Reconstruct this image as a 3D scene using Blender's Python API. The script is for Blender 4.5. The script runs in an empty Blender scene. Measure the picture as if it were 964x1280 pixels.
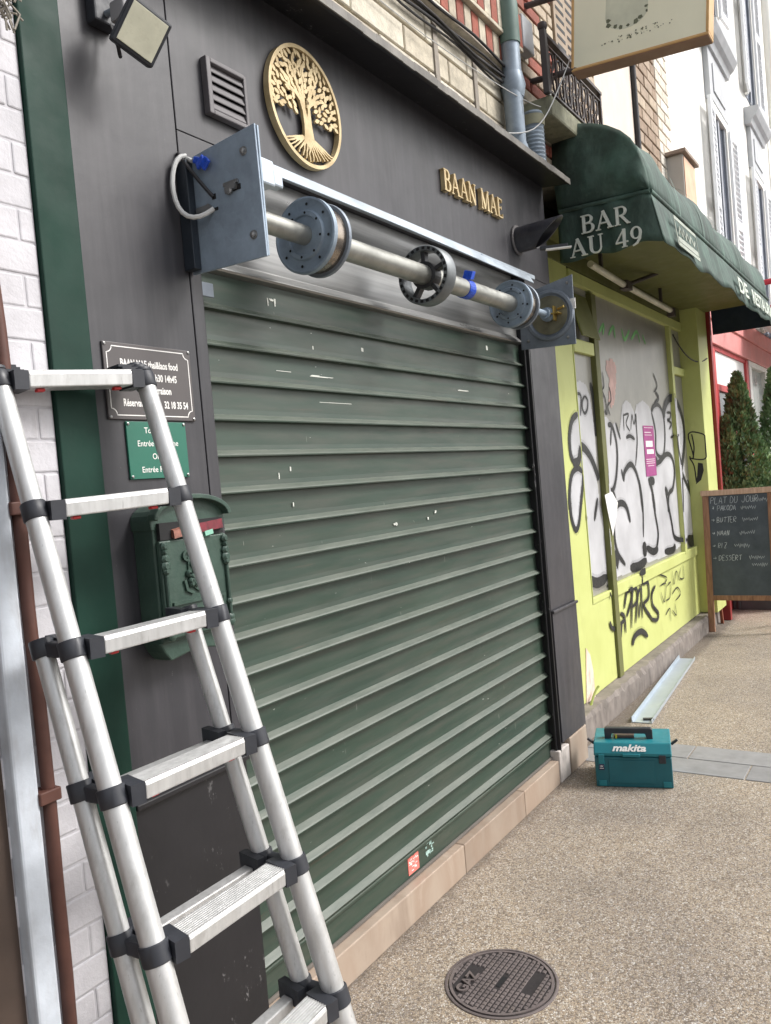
import bpy, math, random
from mathutils import Vector, Matrix
random.seed(7)
sc = bpy.context.scene
col = sc.collection
R_ = math.radians

# ------------------------------------------------------------------ camera
CAM = Vector((0, -1.627, 1.6)); FPX = 1010.0; IW, IH = 964, 1280
yaw, pit, rol = R_(33.661), R_(-1.83), R_(-4.942)
fw = Vector((math.cos(yaw)*math.cos(pit), math.sin(yaw)*math.cos(pit), math.sin(pit)))
r0 = fw.cross(Vector((0, 0, 1))).normalized(); u0 = r0.cross(fw)
rt = math.cos(rol)*r0 + math.sin(rol)*u0
up = -math.sin(rol)*r0 + math.cos(rol)*u0
cam = bpy.data.cameras.new('Camera'); camo = bpy.data.objects.new('Camera', cam); col.objects.link(camo)
M = Matrix((rt, up, -fw)).transposed().to_4x4(); M.translation = CAM
camo.matrix_world = M
cam.sensor_width = 36; cam.lens = FPX/IH*36; cam.clip_start = .05; cam.clip_end = 500
sc.camera = camo
sc.render.resolution_x = 771; sc.render.resolution_y = 1024

# ------------------------------------------------------------------ light
SUN = Vector((.46, -.72, .84)).normalized()
w = bpy.data.worlds.new('World'); sc.world = w; w.use_nodes = True
nt = w.node_tree; bg = nt.nodes['Background']
sky = nt.nodes.new('ShaderNodeTexSky'); sky.sky_type = 'NISHITA'; sky.sun_disc = False
sky.sun_elevation = math.asin(SUN.z); sky.sun_rotation = math.atan2(SUN.x, SUN.y)
sky.dust_density = 4; sky.air_density = 1.2
hs = nt.nodes.new('ShaderNodeHueSaturation'); hs.inputs['Saturation'].default_value = .28   # overcast: a nearly white sky
nt.links.new(sky.outputs[0], hs.inputs['Color']); nt.links.new(hs.outputs[0], bg.inputs[0])
bg.inputs[1].default_value = .15
sl = bpy.data.lights.new('Sun', 'SUN'); sl.energy = 1.8; sl.angle = R_(16); sl.color = (1, .98, .955)
so = bpy.data.objects.new('Sun', sl); col.objects.link(so)
so.rotation_euler = (-SUN).to_track_quat('-Z', 'Y').to_euler(); so.location = SUN*20
sc.view_settings.view_transform = 'Standard'; sc.view_settings.look = 'None'
sc.view_settings.exposure = 0.60; sc.view_settings.gamma = 1; sc.view_settings.use_curve_mapping = False

# ------------------------------------------------------------------ helpers
def ray(x, y): return fw + (x-IW/2)/FPX*rt - (y-IH/2)/FPX*up
def PY(x, y, Y):
    d = ray(x, y); return CAM + d*((Y-CAM.y)/d.y)
def PX(x, y, X):
    d = ray(x, y); return CAM + d*((X-CAM.x)/d.x)
def PZ(x, y, Z=0):
    d = ray(x, y); return CAM + d*((Z-CAM.z)/d.z)

def L(*c): return (c[0], c[1], c[2], 1)
def srgb(r, g, b):
    f = lambda v: (v/255/12.92 if v/255 <= .04045 else ((v/255+.055)/1.055)**2.4)
    return (f(r), f(g), f(b), 1)

class N:
    """tiny node-tree builder"""
    def __init__(s, name):
        s.m = bpy.data.materials.new(name); s.m.use_nodes = True; s.t = s.m.node_tree
        s.b = s.t.nodes['Principled BSDF']
        g = s.t.nodes.new('ShaderNodeNewGeometry'); s.pos = g.outputs['Position']; s.geo = g
    def n(s, typ, **kw):
        x = s.t.nodes.new(typ)
        for k, v in kw.items():
            if hasattr(x, k): setattr(x, k, v)
        return x
    def link(s, a, b): s.t.links.new(a, b)
    def mapv(s, scale, src=None):
        m = s.n('ShaderNodeMapping'); m.inputs['Scale'].default_value = scale if hasattr(scale, '__len__') else (scale,)*3
        s.link(src or s.pos, m.inputs[0]); return m.outputs[0]
    def noise(s, scale, detail=4, rough=.55, vec=None, dist=0):
        x = s.n('ShaderNodeTexNoise'); x.inputs['Scale'].default_value = 1; x.inputs['Detail'].default_value = detail
        x.inputs['Roughness'].default_value = rough; x.inputs['Distortion'].default_value = dist
        s.link(s.mapv(scale), x.inputs['Vector']); return x.outputs['Fac']
    def voro(s, scale, out='Distance', feature='F1', rnd=1):
        x = s.n('ShaderNodeTexVoronoi', feature=feature); x.inputs['Scale'].default_value = 1
        x.inputs['Randomness'].default_value = rnd
        s.link(s.mapv(scale), x.inputs['Vector']); return x.outputs[out]
    def ramp(s, fac, stops, interp='LINEAR'):
        x = s.n('ShaderNodeValToRGB'); x.color_ramp.interpolation = interp
        e = x.color_ramp.elements
        while len(e) < len(stops): e.new(.5)
        for i, (p, c) in enumerate(stops):
            e[i].position = p; e[i].color = c if hasattr(c, '__len__') else (c, c, c, 1)
        s.link(fac, x.inputs[0]); return x.outputs[0]
    def mix(s, fac, a, b, typ='MIX'):
        x = s.n('ShaderNodeMixRGB', blend_type=typ)
        for i, v in enumerate((fac, a, b)):
            if isinstance(v, bpy.types.NodeSocket): s.link(v, x.inputs[i])
            elif i == 0: x.inputs[0].default_value = v
            else: x.inputs[i].default_value = v
        return x.outputs[0]
    def math(s, op, a, b=0):
        x = s.n('ShaderNodeMath', operation=op)
        for i, v in enumerate((a, b)):
            if isinstance(v, bpy.types.NodeSocket): s.link(v, x.inputs[i])
            else: x.inputs[i].default_value = v
        return x.outputs[0]
    def rnd(s): return s.n('ShaderNodeObjectInfo').outputs['Random']
    def bump(s, h, strength=.2, dist=.01):
        x = s.n('ShaderNodeBump'); x.inputs['Strength'].default_value = strength; x.inputs['Distance'].default_value = dist
        s.link(h, x.inputs['Height']); s.link(x.outputs[0], s.b.inputs['Normal'])
    def set(s, color=None, rough=None, metal=0, spec=None):
        for k, v in (('Base Color', color), ('Roughness', rough), ('Metallic', metal)):
            if v is None: continue
            if isinstance(v, bpy.types.NodeSocket): s.link(v, s.b.inputs[k])
            else: s.b.inputs[k].default_value = v
        if spec is not None: s.b.inputs['Specular IOR Level'].default_value = spec
        return s.m

def simple(name, c, rough=.6, metal=0, var=.18, vs=6, bump=.08, bs=60, grime=0, grimec=(.05, .045, .04, 1), spec=None, objvar=0):
    q = N(name)
    a = q.noise(vs); dk = tuple(x*(1-var) for x in c[:3])+(1,); lt = tuple(min(1, x*(1+var)) for x in c[:3])+(1,)
    base = q.ramp(a, [(.3, dk), (.7, lt)])
    if objvar:
        base = q.mix(1, base, q.ramp(q.rnd(), [(0, 1-objvar), (1, 1+objvar*.6)]), 'MULTIPLY')
    if grime:
        g = q.ramp(q.noise((vs*1.7, vs*1.7, vs*.5), 6, .65), [(.5, 0), (.75, 1)])
        base = q.mix(q.math('MULTIPLY', g, grime), base, grimec)
    rr = q.ramp(q.noise(vs*2.3, 5), [(.3, max(0, rough-.1)), (.7, min(1, rough+.1))])
    if bump: q.bump(q.noise(bs, 3), bump, .004)
    return q.set(base, rr, metal, spec)

# ---- mesh builder
class MB:
    def __init__(s): s.v = []; s.f = []
    def add(s, vs, fs):
        o = len(s.v); s.v += [tuple(x) for x in vs]; s.f += [tuple(i+o for i in f) for f in fs]; return s
    def box(s, x0, x1, y0, y1, z0, z1):
        return s.add([(x0,y0,z0),(x1,y0,z0),(x1,y1,z0),(x0,y1,z0),(x0,y0,z1),(x1,y0,z1),(x1,y1,z1),(x0,y1,z1)],
            [(0,3,2,1),(4,5,6,7),(0,1,5,4),(1,2,6,5),(2,3,7,6),(3,0,4,7)])
    def obox(s, c, ex, ey, ez):
        c, ex, ey, ez = map(Vector, (c, ex, ey, ez)); P = []
        for z in (-1, 1):
            for x, y in ((-1,-1),(1,-1),(1,1),(-1,1)): P.append(c+ex*x+ey*y+ez*z)
        fs = [(0,3,2,1),(4,5,6,7),(0,1,5,4),(1,2,6,5),(2,3,7,6),(3,0,4,7)]
        if ex.cross(ey).dot(ez) < 0: fs = [f[::-1] for f in fs]
        return s.add(P, fs)
    def bar(s, a, b, wx, wy, ref=(0,0,1)):
        a, b = Vector(a), Vector(b); d = b-a; n = d.normalized()
        e = n.cross(Vector(ref));
        if e.length < 1e-4: e = n.cross(Vector((1,0,0)))
        e.normalize(); g = e.cross(n)
        return s.obox((a+b)/2, e*wx/2, g*wy/2, d/2)
    def tube(s, pts, r, n=10, caps=True, oval=None):
        pts = [Vector(p) for p in pts]; k = len(pts); rs = r if hasattr(r, '__len__') else [r]*k
        o = len(s.v); pe = None
        for i, p in enumerate(pts):
            t = (pts[min(i+1, k-1)]-pts[max(i-1, 0)]).normalized()
            if pe is None:
                e = t.cross(Vector((0,0,1)) if abs(t.z) < .9 else Vector((1,0,0)))
                if oval: e = oval - t*oval.dot(t)
            else: e = pe - t*pe.dot(t)
            e.normalize(); pe = e; g = t.cross(e)
            for j in range(n):
                a = 2*math.pi*j/n
                rx, ry = rs[i] if hasattr(rs[i], '__len__') else (rs[i], rs[i])
                s.v.append(tuple(p+e*math.cos(a)*rx+g*math.sin(a)*ry))
        for i in range(k-1):
            for j in range(n):
                s.f.append((o+i*n+j, o+i*n+(j+1)%n, o+(i+1)*n+(j+1)%n, o+(i+1)*n+j))
        if caps:
            s.f.append(tuple(o+j for j in range(n))[::-1]); s.f.append(tuple(o+(k-1)*n+j for j in range(n)))
        return s
    def lathe(s, c, axis, prof, n=32, caps=True):
        """prof: list of (distance along axis, radius)"""
        c, t = Vector(c), Vector(axis).normalized()
        e = t.cross(Vector((0,0,1)) if abs(t.z) < .9 else Vector((1,0,0))).normalized(); g = t.cross(e); o = len(s.v); k = len(prof)
        for d, r in prof:
            for j in range(n):
                a = 2*math.pi*j/n; s.v.append(tuple(c+t*d+(e*math.cos(a)+g*math.sin(a))*r))
        for i in range(k-1):
            for j in range(n):
                s.f.append((o+i*n+j, o+i*n+(j+1)%n, o+(i+1)*n+(j+1)%n, o+(i+1)*n+j))
        if caps: s.f.append(tuple(o+j for j in range(n))[::-1]); s.f.append(tuple(o+(k-1)*n+j for j in range(n)))
        return s
    def prism(s, poly, fr, d0, d1):
        """poly: 2D points; fr=(origin, ex, ey, normal); extrude from d0 to d1 along normal"""
        O, ex, ey, nn = fr; k = len(poly); o = len(s.v)
        for d in (d0, d1):
            for x, y in poly: s.v.append(tuple(O+ex*x+ey*y+nn*d))
        s.f.append(tuple(o+i for i in range(k))[::-1]); s.f.append(tuple(o+k+i for i in range(k)))
        for i in range(k): s.f.append((o+i, o+(i+1)%k, o+k+(i+1)%k, o+k+i))
        return s
    def ribbon(s, pts, w, fr, d0, d1):
        """a stroke of width w (or list) along 2D pts, extruded d0..d1 on frame fr"""
        O, ex, ey, nn = fr; P = [Vector(p) for p in pts]; k = len(P); ws = w if hasattr(w, '__len__') else [w]*k
        lft, rgt = [], []
        for i in range(k):
            t = (P[min(i+1, k-1)]-P[max(i-1, 0)]); t = t.normalized() if t.length > 1e-9 else Vector((1, 0)); q = Vector((-t.y, t.x))*ws[i]/2
            lft.append(P[i]+q); rgt.append(P[i]-q)
        o = len(s.v)
        W = lambda p, d: tuple(O+ex*p.x+ey*p.y+nn*d)
        for i in range(k): s.v += [W(lft[i], d0), W(rgt[i], d0), W(rgt[i], d1), W(lft[i], d1)]
        for i in range(k-1):
            a, b = o+4*i, o+4*i+4
            for j in range(4): s.f.append((a+j, a+(j+1)%4, b+(j+1)%4, b+j))
        s.f.append((o+3, o+2, o+1, o)); e = o+4*k-4; s.f.append((e, e+1, e+2, e+3))
        return s
    def mesh(s, name, mat, smooth=False):
        me = bpy.data.meshes.new(name); me.from_pydata(s.v, [], s.f); me.update()
        if mat: me.materials.append(mat)
        import bmesh
        bm = bmesh.new(); bm.from_mesh(me); bmesh.ops.recalc_face_normals(bm, faces=bm.faces); bm.to_mesh(me); bm.free()
        if smooth:
            me.polygons.foreach_set('use_smooth', [True]*len(me.polygons))
            me.set_sharp_from_angle(angle=R_(38))
        return me
    def build(s, name, mat, parent=None, smooth=False, bevel=0, seg=2):
        return link(name, s.mesh(name, mat, smooth), parent, bevel=bevel, seg=seg)

def link(name, me, parent=None, loc=None, bevel=0, seg=2):
    o = bpy.data.objects.new(name, me); col.objects.link(o)
    if loc is not None: o.location = loc
    if parent is not None:
        o.parent = parent; o.matrix_parent_inverse = INV[parent.name] if parent.name in INV else Matrix()
        if parent.name not in INV: o.matrix_parent_inverse = Matrix.Translation(-Vector(parent.location)) if parent.parent is None else Matrix()
    if bevel:
        b = o.modifiers.new('bevel', 'BEVEL'); b.width = bevel; b.segments = seg; b.limit_method = 'ANGLE'; b.angle_limit = R_(35)
        b.use_clamp_overlap = True
    return o
INV = {}
def thing(name, label, cat, loc=(0,0,0), group=None):
    o = bpy.data.objects.new(name, None); col.objects.link(o); o.location = loc; o.empty_display_size = .1
    INV[o.name] = Matrix.Translation(-Vector(loc))
    return tag(o, label, cat, group)
def tag(o, label=None, cat=None, group=None, kind=None):
    for k, v in (('label', label), ('category', cat), ('group', group), ('kind', kind)):
        if v: o[k] = v
    return o
V3 = Vector
FRONT = lambda x, y, z: (V3((x, y, z)), V3((1,0,0)), V3((0,0,1)), V3((0,-1,0)))     # facing the street

def text(mb, s, fr, h, d0=0, d1=.001, align='LEFT', bold=0, sx=1, shear=0, space=1):
    cu = bpy.data.curves.new('t', 'FONT'); cu.body = s; cu.size = h; cu.align_x = align; cu.offset = bold; cu.shear = shear
    cu.resolution_u = 3; cu.space_character = space
    ob = bpy.data.objects.new('t', cu); me = bpy.data.meshes.new_from_object(ob)
    O, ex, ey, nn = fr; vs = []; o = len(mb.v)
    k = len(me.vertices)
    for d in (d0, d1):
        for v in me.vertices: mb.v.append(tuple(O+ex*v.co.x*sx+ey*v.co.y+nn*d))
    cnt = {}
    for p in me.polygons:
        t = tuple(p.vertices); mb.f.append(tuple(o+k+i for i in t)); mb.f.append(tuple(o+i for i in t)[::-1])
        for a, b in zip(t, t[1:]+t[:1]): cnt[(a, b)] = 1
    for a, b in list(cnt):
        if (b, a) not in cnt: mb.f.append((o+a, o+b, o+k+b, o+k+a))
    bpy.data.objects.remove(ob); bpy.data.curves.remove(cu); bpy.data.meshes.remove(me)
    return mb

def arc(cx, cy, rx, ry, a0, a1, n=10):
    return [(cx+rx*math.cos(R_(a0+(a1-a0)*i/n)), cy+ry*math.sin(R_(a0+(a1-a0)*i/n))) for i in range(n+1)]
def serif(ch):
    """strokes of a roman capital on a unit em: list of (points, width)"""
    T, H, S = .16, .065, .05
    sv = lambda x, y, w=.3: ([(x-w/2, y), (x+w/2, y)], S)
    if ch == 'A': return .92, [([(.12,.03),(.44,1)],H), ([(.42,1),(.78,.03)],T), ([(.24,.34),(.66,.34)],H), sv(.13,.025,.26), sv(.78,.025,.32)]
    if ch == 'B': return .78, [([(.2,0),(.2,1)],T), ([(.2,.97),(.42,.97)]+arc(.42,.76,.2,.21,90,-90,8)+[(.2,.54)], [H]*2+[.07,.08,.1,.13,.15,.13,.1,.08,.07]+[H]),
        ([(.2,.53),(.44,.53)]+arc(.44,.28,.24,.25,90,-90,8)+[(.2,.03)], [H]*2+[.07,.08,.1,.14,.16,.14,.1,.08,.07]+[H]), sv(.14,.975,.18), sv(.14,.025,.18)]
    if ch == 'R': return .86, [([(.2,0),(.2,1)],T), ([(.2,.97),(.42,.97)]+arc(.42,.74,.21,.23,90,-90,8)+[(.2,.5)], [H]*2+[.07,.08,.1,.13,.15,.13,.1,.08,.07]+[H]),
        ([(.4,.5),(.74,.03)],T*.9), sv(.16,.975,.2), sv(.2,.025,.3), sv(.78,.025,.14)]
    if ch == 'N': return .96, [([(.16,0),(.16,1)],H), ([(.14,1),(.78,.0)],T), ([(.78,0),(.78,1)],H), sv(.13,.975,.24), sv(.16,.025,.26), sv(.78,.975,.26)]
    if ch == 'M': return 1.1, [([(.16,0),(.18,1)],H), ([(.17,1),(.52,.05)],T), ([(.52,.05),(.88,1)],H), ([(.9,0),(.9,1)],T), sv(.15,.975,.22), sv(.15,.025,.26), sv(.9,.025,.3), sv(.93,.975,.22)]
    if ch == 'E': return .76, [([(.2,0),(.2,1)],T), ([(.2,.97),(.66,.97)],H), ([(.2,.51),(.52,.51)],H), ([(.2,.03),(.68,.03)],H), ([(.655,.98),(.655,.8)],S), ([(.675,.02),(.675,.22)],S), ([(.52,.6),(.52,.42)],S), sv(.13,.975,.16), sv(.13,.025,.16)]
    if ch == 'U': return .92, [([(.2,1),(.2,.3)]+arc(.46,.3,.26,.27,180,360,10)+[(.72,1)], [T,T]+[T,.15,.13,.11,.09,.08,.07,.07,H,H]+[H,H]), sv(.2,.975,.32), sv(.72,.975,.24)]
    if ch == '4': return .72, [([(.5,1),(.06,.3)],H), ([(.04,.29),(.68,.29)],H*1.2), ([(.49,0),(.49,1)],T), sv(.49,.025,.28)]
    if ch == '9': return .7, [(arc(.34,.66,.22,.31,0,360,16), [.15,.13,.1,.08,.07,.08,.1,.13,.15,.13,.1,.08,.07,.08,.1,.13,.15]), ([(.56,.66),(.5,.3),(.36,.1),(.14,.0)],[.14,.13,.1,.05])]
    return .45, []
def serif_text(mb, s, fr, h, d0, d1, sx=1, gap=.04):
    O, ex, ey, nn = fr; x = 0
    for ch in s:
        adv, st = serif(ch)
        for i, (pts, wd) in enumerate(st):
            wd = [q*h for q in wd] if hasattr(wd, '__len__') else wd*h
            mb.ribbon([((x+px)*h*sx, py*h) for px, py in pts], wd, fr, d0, d1+i*.00025)
        x += adv+gap
    return x*h*sx

# ------------------------------------------------------------------ materials
def m_pavement():
    q = N('aggregate_paving')
    stone = q.voro(165, 'Color'); edge = q.voro(165, 'Distance', 'DISTANCE_TO_EDGE')
    sep = q.n('ShaderNodeSeparateColor'); q.link(stone, sep.inputs[0])
    c = q.ramp(sep.outputs[0], [(0, srgb(126, 114, 102)), (.16, srgb(176, 161, 141)), (.42, srgb(192, 180, 162)), (.6, srgb(160, 151, 141)), (.78, srgb(204, 196, 184)), (.96, srgb(224, 219, 211))], 'CONSTANT')
    stone2 = q.voro(260, 'Color'); sp2 = q.n('ShaderNodeSeparateColor'); q.link(stone2, sp2.inputs[0])
    grit = q.ramp(sp2.outputs[1], [(0, srgb(110, 96, 82)), (.5, srgb(168, 148, 122)), (1, srgb(205, 190, 165))], 'CONSTANT')
    m = q.ramp(edge, [(.03, 0), (.12, 1)])
    base = q.mix(m, grit, c)
    big = q.ramp(q.noise(1.3, 6, .6), [(.3, L(.74, .74, .76)), (.7, L(1.04, 1.02, .98))])
    base = q.mix(1, base, big, 'MULTIPLY')
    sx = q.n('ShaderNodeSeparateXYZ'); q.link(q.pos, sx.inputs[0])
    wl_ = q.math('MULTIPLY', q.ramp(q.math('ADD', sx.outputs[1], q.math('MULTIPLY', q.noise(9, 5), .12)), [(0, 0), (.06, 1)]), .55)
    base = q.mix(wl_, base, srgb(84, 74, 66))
    gum = q.voro(4.6, 'Distance'); gm = q.math('MULTIPLY', q.ramp(gum, [(.055, 1), (.075, 0)]), q.ramp(q.noise(3.1, 2), [(.5, 0), (.56, 1)]))
    base = q.mix(q.math('MULTIPLY', gm, .45), base, srgb(96, 90, 84))
    st = q.ramp(q.noise((3, 3, 3), 7, .72), [(.52, 0), (.78, 1)])
    base = q.mix(q.math('MULTIPLY', st, .35), base, srgb(90, 82, 74))
    base = q.mix(1, base, L(.86, .865, .88), 'MULTIPLY')
    q.bump(q.math('ADD', m, q.math('MULTIPLY', q.noise(300, 2), .5)), .55, .003)
    return q.set(base, .8)
def m_panel():
    q = N('dark_grey_paint')
    a = q.ramp(q.noise(2.2, 6, .6), [(.3, srgb(46, 46, 50)), (.7, srgb(59, 58, 62))])
    st = q.ramp(q.noise((26, 26, 2.2), 5, .6), [(.45, 0), (.8, 1)])
    a = q.mix(q.math('MULTIPLY', st, .3), a, srgb(96, 93, 97))
    hz_ = q.ramp(q.noise((1.6, 1.6, 1.1), 7, .65), [(.45, 0), (.75, 1)]); a = q.mix(q.math('MULTIPLY', hz_, .2), a, srgb(96, 92, 93))
    sp = q.ramp(q.noise((60, 60, 38), 5, .75), [(.66, 0), (.71, 1)])
    pt = q.ramp(q.noise(3.3, 3), [(.46, 0), (.6, 1)])
    a = q.mix(q.math('MULTIPLY', q.math('MULTIPLY', sp, pt), .5), a, srgb(150, 146, 146))
    rr = q.ramp(q.noise(7, 5), [(.3, .36), (.7, .52)])
    q.bump(q.math('ADD', q.noise(5, 3), q.math('ADD', q.math('MULTIPLY', q.noise(130, 2), .06), q.math('MULTIPLY', q.noise((90, 90, 6), 3), .08))), .2, .01)
    return q.set(a, rr)
def m_black_panel():
    q = N('scuffed_black_paint')
    a = q.ramp(q.noise(3, 6, .6), [(.3, srgb(22, 22, 25)), (.7, srgb(34, 33, 36))])
    sp = q.ramp(q.noise((30, 30, 14), 5, .75), [(.60, 0), (.66, 1)]); pt = q.ramp(q.noise(5.5, 3), [(.50, 0), (.62, 1)])
    a = q.mix(q.math('MULTIPLY', q.math('MULTIPLY', sp, pt), .7), a, srgb(150, 148, 148))
    q.bump(q.noise(6, 4), .2, .01)
    return q.set(a, .42)
def m_shutter():
    q = N('green_shutter_paint')
    a = q.ramp(q.noise((1.5, 1.5, 5), 6, .6), [(.3, srgb(33, 53, 43)), (.7, srgb(50, 68, 56))])
    d = q.ramp(q.noise((3, 3, 30), 6, .6), [(.42, 0), (.75, 1)])
    a = q.mix(q.math('MULTIPLY', d, .48), a, srgb(80, 77, 70))
    rst = q.ramp(q.noise((2.2, 2.2, 60), 5, .7), [(.62, 0), (.75, 1)])
    a = q.mix(q.math('MULTIPLY', rst, .5), a, srgb(96, 74, 62))
    ch = q.ramp(q.noise((28, 28, 70), 3, .6), [(.735, 0), (.75, 1)]); pt = q.ramp(q.noise(2.6, 3), [(.5, 0), (.6, 1)])
    a = q.mix(q.math('MULTIPLY', ch, pt), a, srgb(190, 194, 186))
    sc2 = q.ramp(q.noise((140, 140, 9), 2, .5), [(.76, 0), (.78, 1)])
    a = q.mix(q.math('MULTIPLY', sc2, q.math('MULTIPLY', pt, .6)), a, srgb(200, 200, 190))
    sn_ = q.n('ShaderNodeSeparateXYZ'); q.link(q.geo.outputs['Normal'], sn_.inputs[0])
    dust_and_light = q.math('MULTIPLY', q.ramp(sn_.outputs[2], [(.25, 0), (.7, 1)]), q.ramp(q.noise((7, 7, 60), 6, .7), [(.3, .35), (.65, .95)]))  # dusty grey on upward faces; also paints the lips' lit bands into the colour
    a = q.mix(dust_and_light, a, srgb(92, 98, 88))
    rr = q.ramp(q.noise((4, 4, 20), 5), [(.3, .36), (.7, .56)])
    q.bump(q.math('ADD', q.noise((2.2, 2.2, 5), 3), q.math('MULTIPLY', q.noise((5, 5, 60), 4), .15)), .2, .01)
    return q.set(a, rr, 0, .65)
def m_galv(name='galvanised_steel', c=(146, 160, 174), rough=.45, metal=.35):
    q = N(name)
    sp = q.voro(38, 'Color'); s3 = q.n('ShaderNodeSeparateColor'); q.link(sp, s3.inputs[0])
    k = q.math('ADD', q.math('MULTIPLY', s3.outputs[0], .08), q.math('MULTIPLY', q.noise(9, 6, .65), .9))
    b = srgb(*c); a = q.ramp(k, [(.25, tuple(x*.72 for x in b[:3])+(1,)), (.75, tuple(min(1, x*1.3) for x in b[:3])+(1,))])
    rr = q.ramp(q.noise(14, 5), [(.3, rough-.1), (.7, rough+.14)])
    q.bump(q.noise(40, 4), .06, .003)
    return q.set(a, rr, metal)
def m_marble():
    q = N('beige_marble')
    v = q.noise((4.5, 4.5, 1.6), 7, .62, dist=.6)
    a = q.ramp(v, [(.25, srgb(138, 121, 107)), (.45, srgb(166, 150, 135)), (.6, srgb(156, 137, 121)), (.8, srgb(190, 177, 163))])
    g = q.ramp(q.noise(4, 5, .6), [(.5, 0), (.8, 1)])
    a = q.mix(q.math('MULTIPLY', g, .35), a, srgb(120, 104, 92))
    a = q.mix(1, a, q.ramp(q.rnd(), [(0, .88), (1, 1.06)]), 'MULTIPLY')
    return q.set(a, .45)
def m_brick(name, stops, rough=.85):
    q = N(name)
    a = q.ramp(q.rnd(), stops, 'CONSTANT')
    a = q.mix(1, a, q.ramp(q.noise(24, 5, .6), [(.25, .72), (.75, 1.12)]), 'MULTIPLY')
    g = q.ramp(q.noise(5, 6, .7), [(.5, 0), (.72, 1)])
    a = q.mix(q.math('MULTIPLY', g, .4), a, srgb(92, 84, 76))
    q.bump(q.noise(70, 5, .65), .5, .006)
    return q.set(a, rough)
def m_whitebrick():
    q = N('white_painted_brick')
    a = q.ramp(q.noise(6, 6, .6), [(.3, srgb(180, 178, 182)), (.7, srgb(206, 204, 208))])
    g = q.ramp(q.noise((9, 9, 3), 6, .7), [(.58, 0), (.75, 1)])
    a = q.mix(q.math('MULTIPLY', g, .35), a, srgb(140, 134, 130))
    q.bump(q.noise(45, 5, .65), .4, .006)
    return q.set(a, .75)
def m_awning():
    q = N('weathered_green_canvas')
    a = q.ramp(q.noise(3.5, 6, .65), [(.25, srgb(36, 44, 39)), (.5, srgb(46, 66, 57)), (.8, srgb(76, 108, 95))])
    st = q.ramp(q.noise((30, 8, 3), 6, .65), [(.45, 0), (.75, 1)])
    a = q.mix(q.math('MULTIPLY', st, .45), a, srgb(112, 138, 126))
    q.bump(q.math('ADD', q.noise(7, 4), q.math('MULTIPLY', q.noise(400, 2), .04)), .3, .015)
    return q.set(a, .72)
def m_yellow():
    q = N('lime_yellow_paint')
    a = q.ramp(q.noise(2.5, 5, .6), [(.3, srgb(188, 194, 118)), (.7, srgb(201, 207, 133))])
    g = q.ramp(q.noise((7, 7, 2.5), 6, .7), [(.56, 0), (.8, 1)])
    a = q.mix(q.math('MULTIPLY', g, .28), a, srgb(140, 140, 70))
    q.bump(q.noise(9, 5), .12, .01)
    return q.set(a, .5)
def m_filmglass():
    q = N('grey_frosted_pane')
    a = q.ramp(q.noise(1.4, 5, .6), [(.3, srgb(128, 126, 120)), (.7, srgb(168, 166, 158))])
    g = q.ramp(q.noise((18, 18, 5), 6, .7), [(.55, 0), (.8, 1)])
    a = q.mix(q.math('MULTIPLY', g, .3), a, srgb(196, 194, 188))
    return q.set(a, .28)
def m_alu():
    q = N('brushed_aluminium')
    a = q.ramp(q.noise((60, 60, 4), 4), [(.3, L(.54, .54, .535)), (.7, L(.68, .68, .675))])
    g = q.ramp(q.noise((22, 22, 9), 7, .75), [(.52, 0), (.72, 1)])
    a = q.mix(q.math('MULTIPLY', g, .5), a, L(.34, .33, .31))
    sc_ = q.ramp(q.noise((160, 160, 12), 3, .6), [(.66, 0), (.7, 1)])
    a = q.mix(q.math('MULTIPLY', sc_, .4), a, L(.25, .245, .24))
    rr = q.ramp(q.noise(20, 4), [(.3, .36), (.7, .52)])
    return q.set(a, rr, .6)
def m_chalk():
    q = N('slate_chalkboard')
    a = q.ramp(q.noise(5, 6, .65), [(.3, srgb(56, 64, 72)), (.75, srgb(84, 92, 102))])
    return q.set(a, .6)
def m_wood(name, c1, c2):
    q = N(name)
    a = q.ramp(q.noise((40, 40, 4), 5, .6), [(.3, srgb(*c1)), (.7, srgb(*c2))]); q.bump(q.noise((70, 70, 6), 3), .15, .003)
    return q.set(a, .55)
def m_leaf():
    q = N('conifer_leaf')
    a = q.ramp(q.noise(8, 3), [(.3, srgb(112, 106, 80)), (.42, srgb(88, 116, 76)), (.58, srgb(124, 152, 104)), (.8, srgb(172, 188, 132))])
    q.b.inputs['Subsurface Weight'].default_value = 0
    return q.set(a, .6)
def m_gold():
    q = N('aged_gold'); a = q.ramp(q.noise(20, 5), [(.3, srgb(176, 154, 112)), (.7, srgb(212, 192, 150))])
    return q.set(a, .5, .15)

def m_brushed():
    q = N('bare_bright_steel')
    a = q.ramp(q.noise((1.2, 1.2, 40), 4), [(.3, L(.22, .22, .215)), (.7, L(.38, .38, .375))])
    g_ = q.ramp(q.noise((2.5, 2.5, 7), 4, .5), [(.5, 0), (.85, 1)])
    a = q.mix(q.math('MULTIPLY', g_, .45), a, L(.2, .195, .19))
    rr = q.ramp(q.noise((3, 3, 12), 4), [(.3, .26), (.7, .42)])
    return q.set(a, rr, .8)
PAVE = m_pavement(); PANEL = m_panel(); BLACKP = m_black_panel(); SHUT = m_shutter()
GALV = m_galv(); GALVD = m_galv('dull_galvanised', (128, 136, 146), .5, .35); SILVER = m_brushed()
TUBEM = m_galv('oiled_steel_tube', (160, 160, 154), .38, .7); FLASH = simple('pale_zinc_flashing', srgb(180, 190, 199), .38, .45, var=.07, vs=3, bump=.02)
MARBLE = m_marble(); WBRICK = m_whitebrick(); AWN = m_awning(); YEL = m_yellow(); FILM = m_filmglass(); ALU = m_alu()
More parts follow.
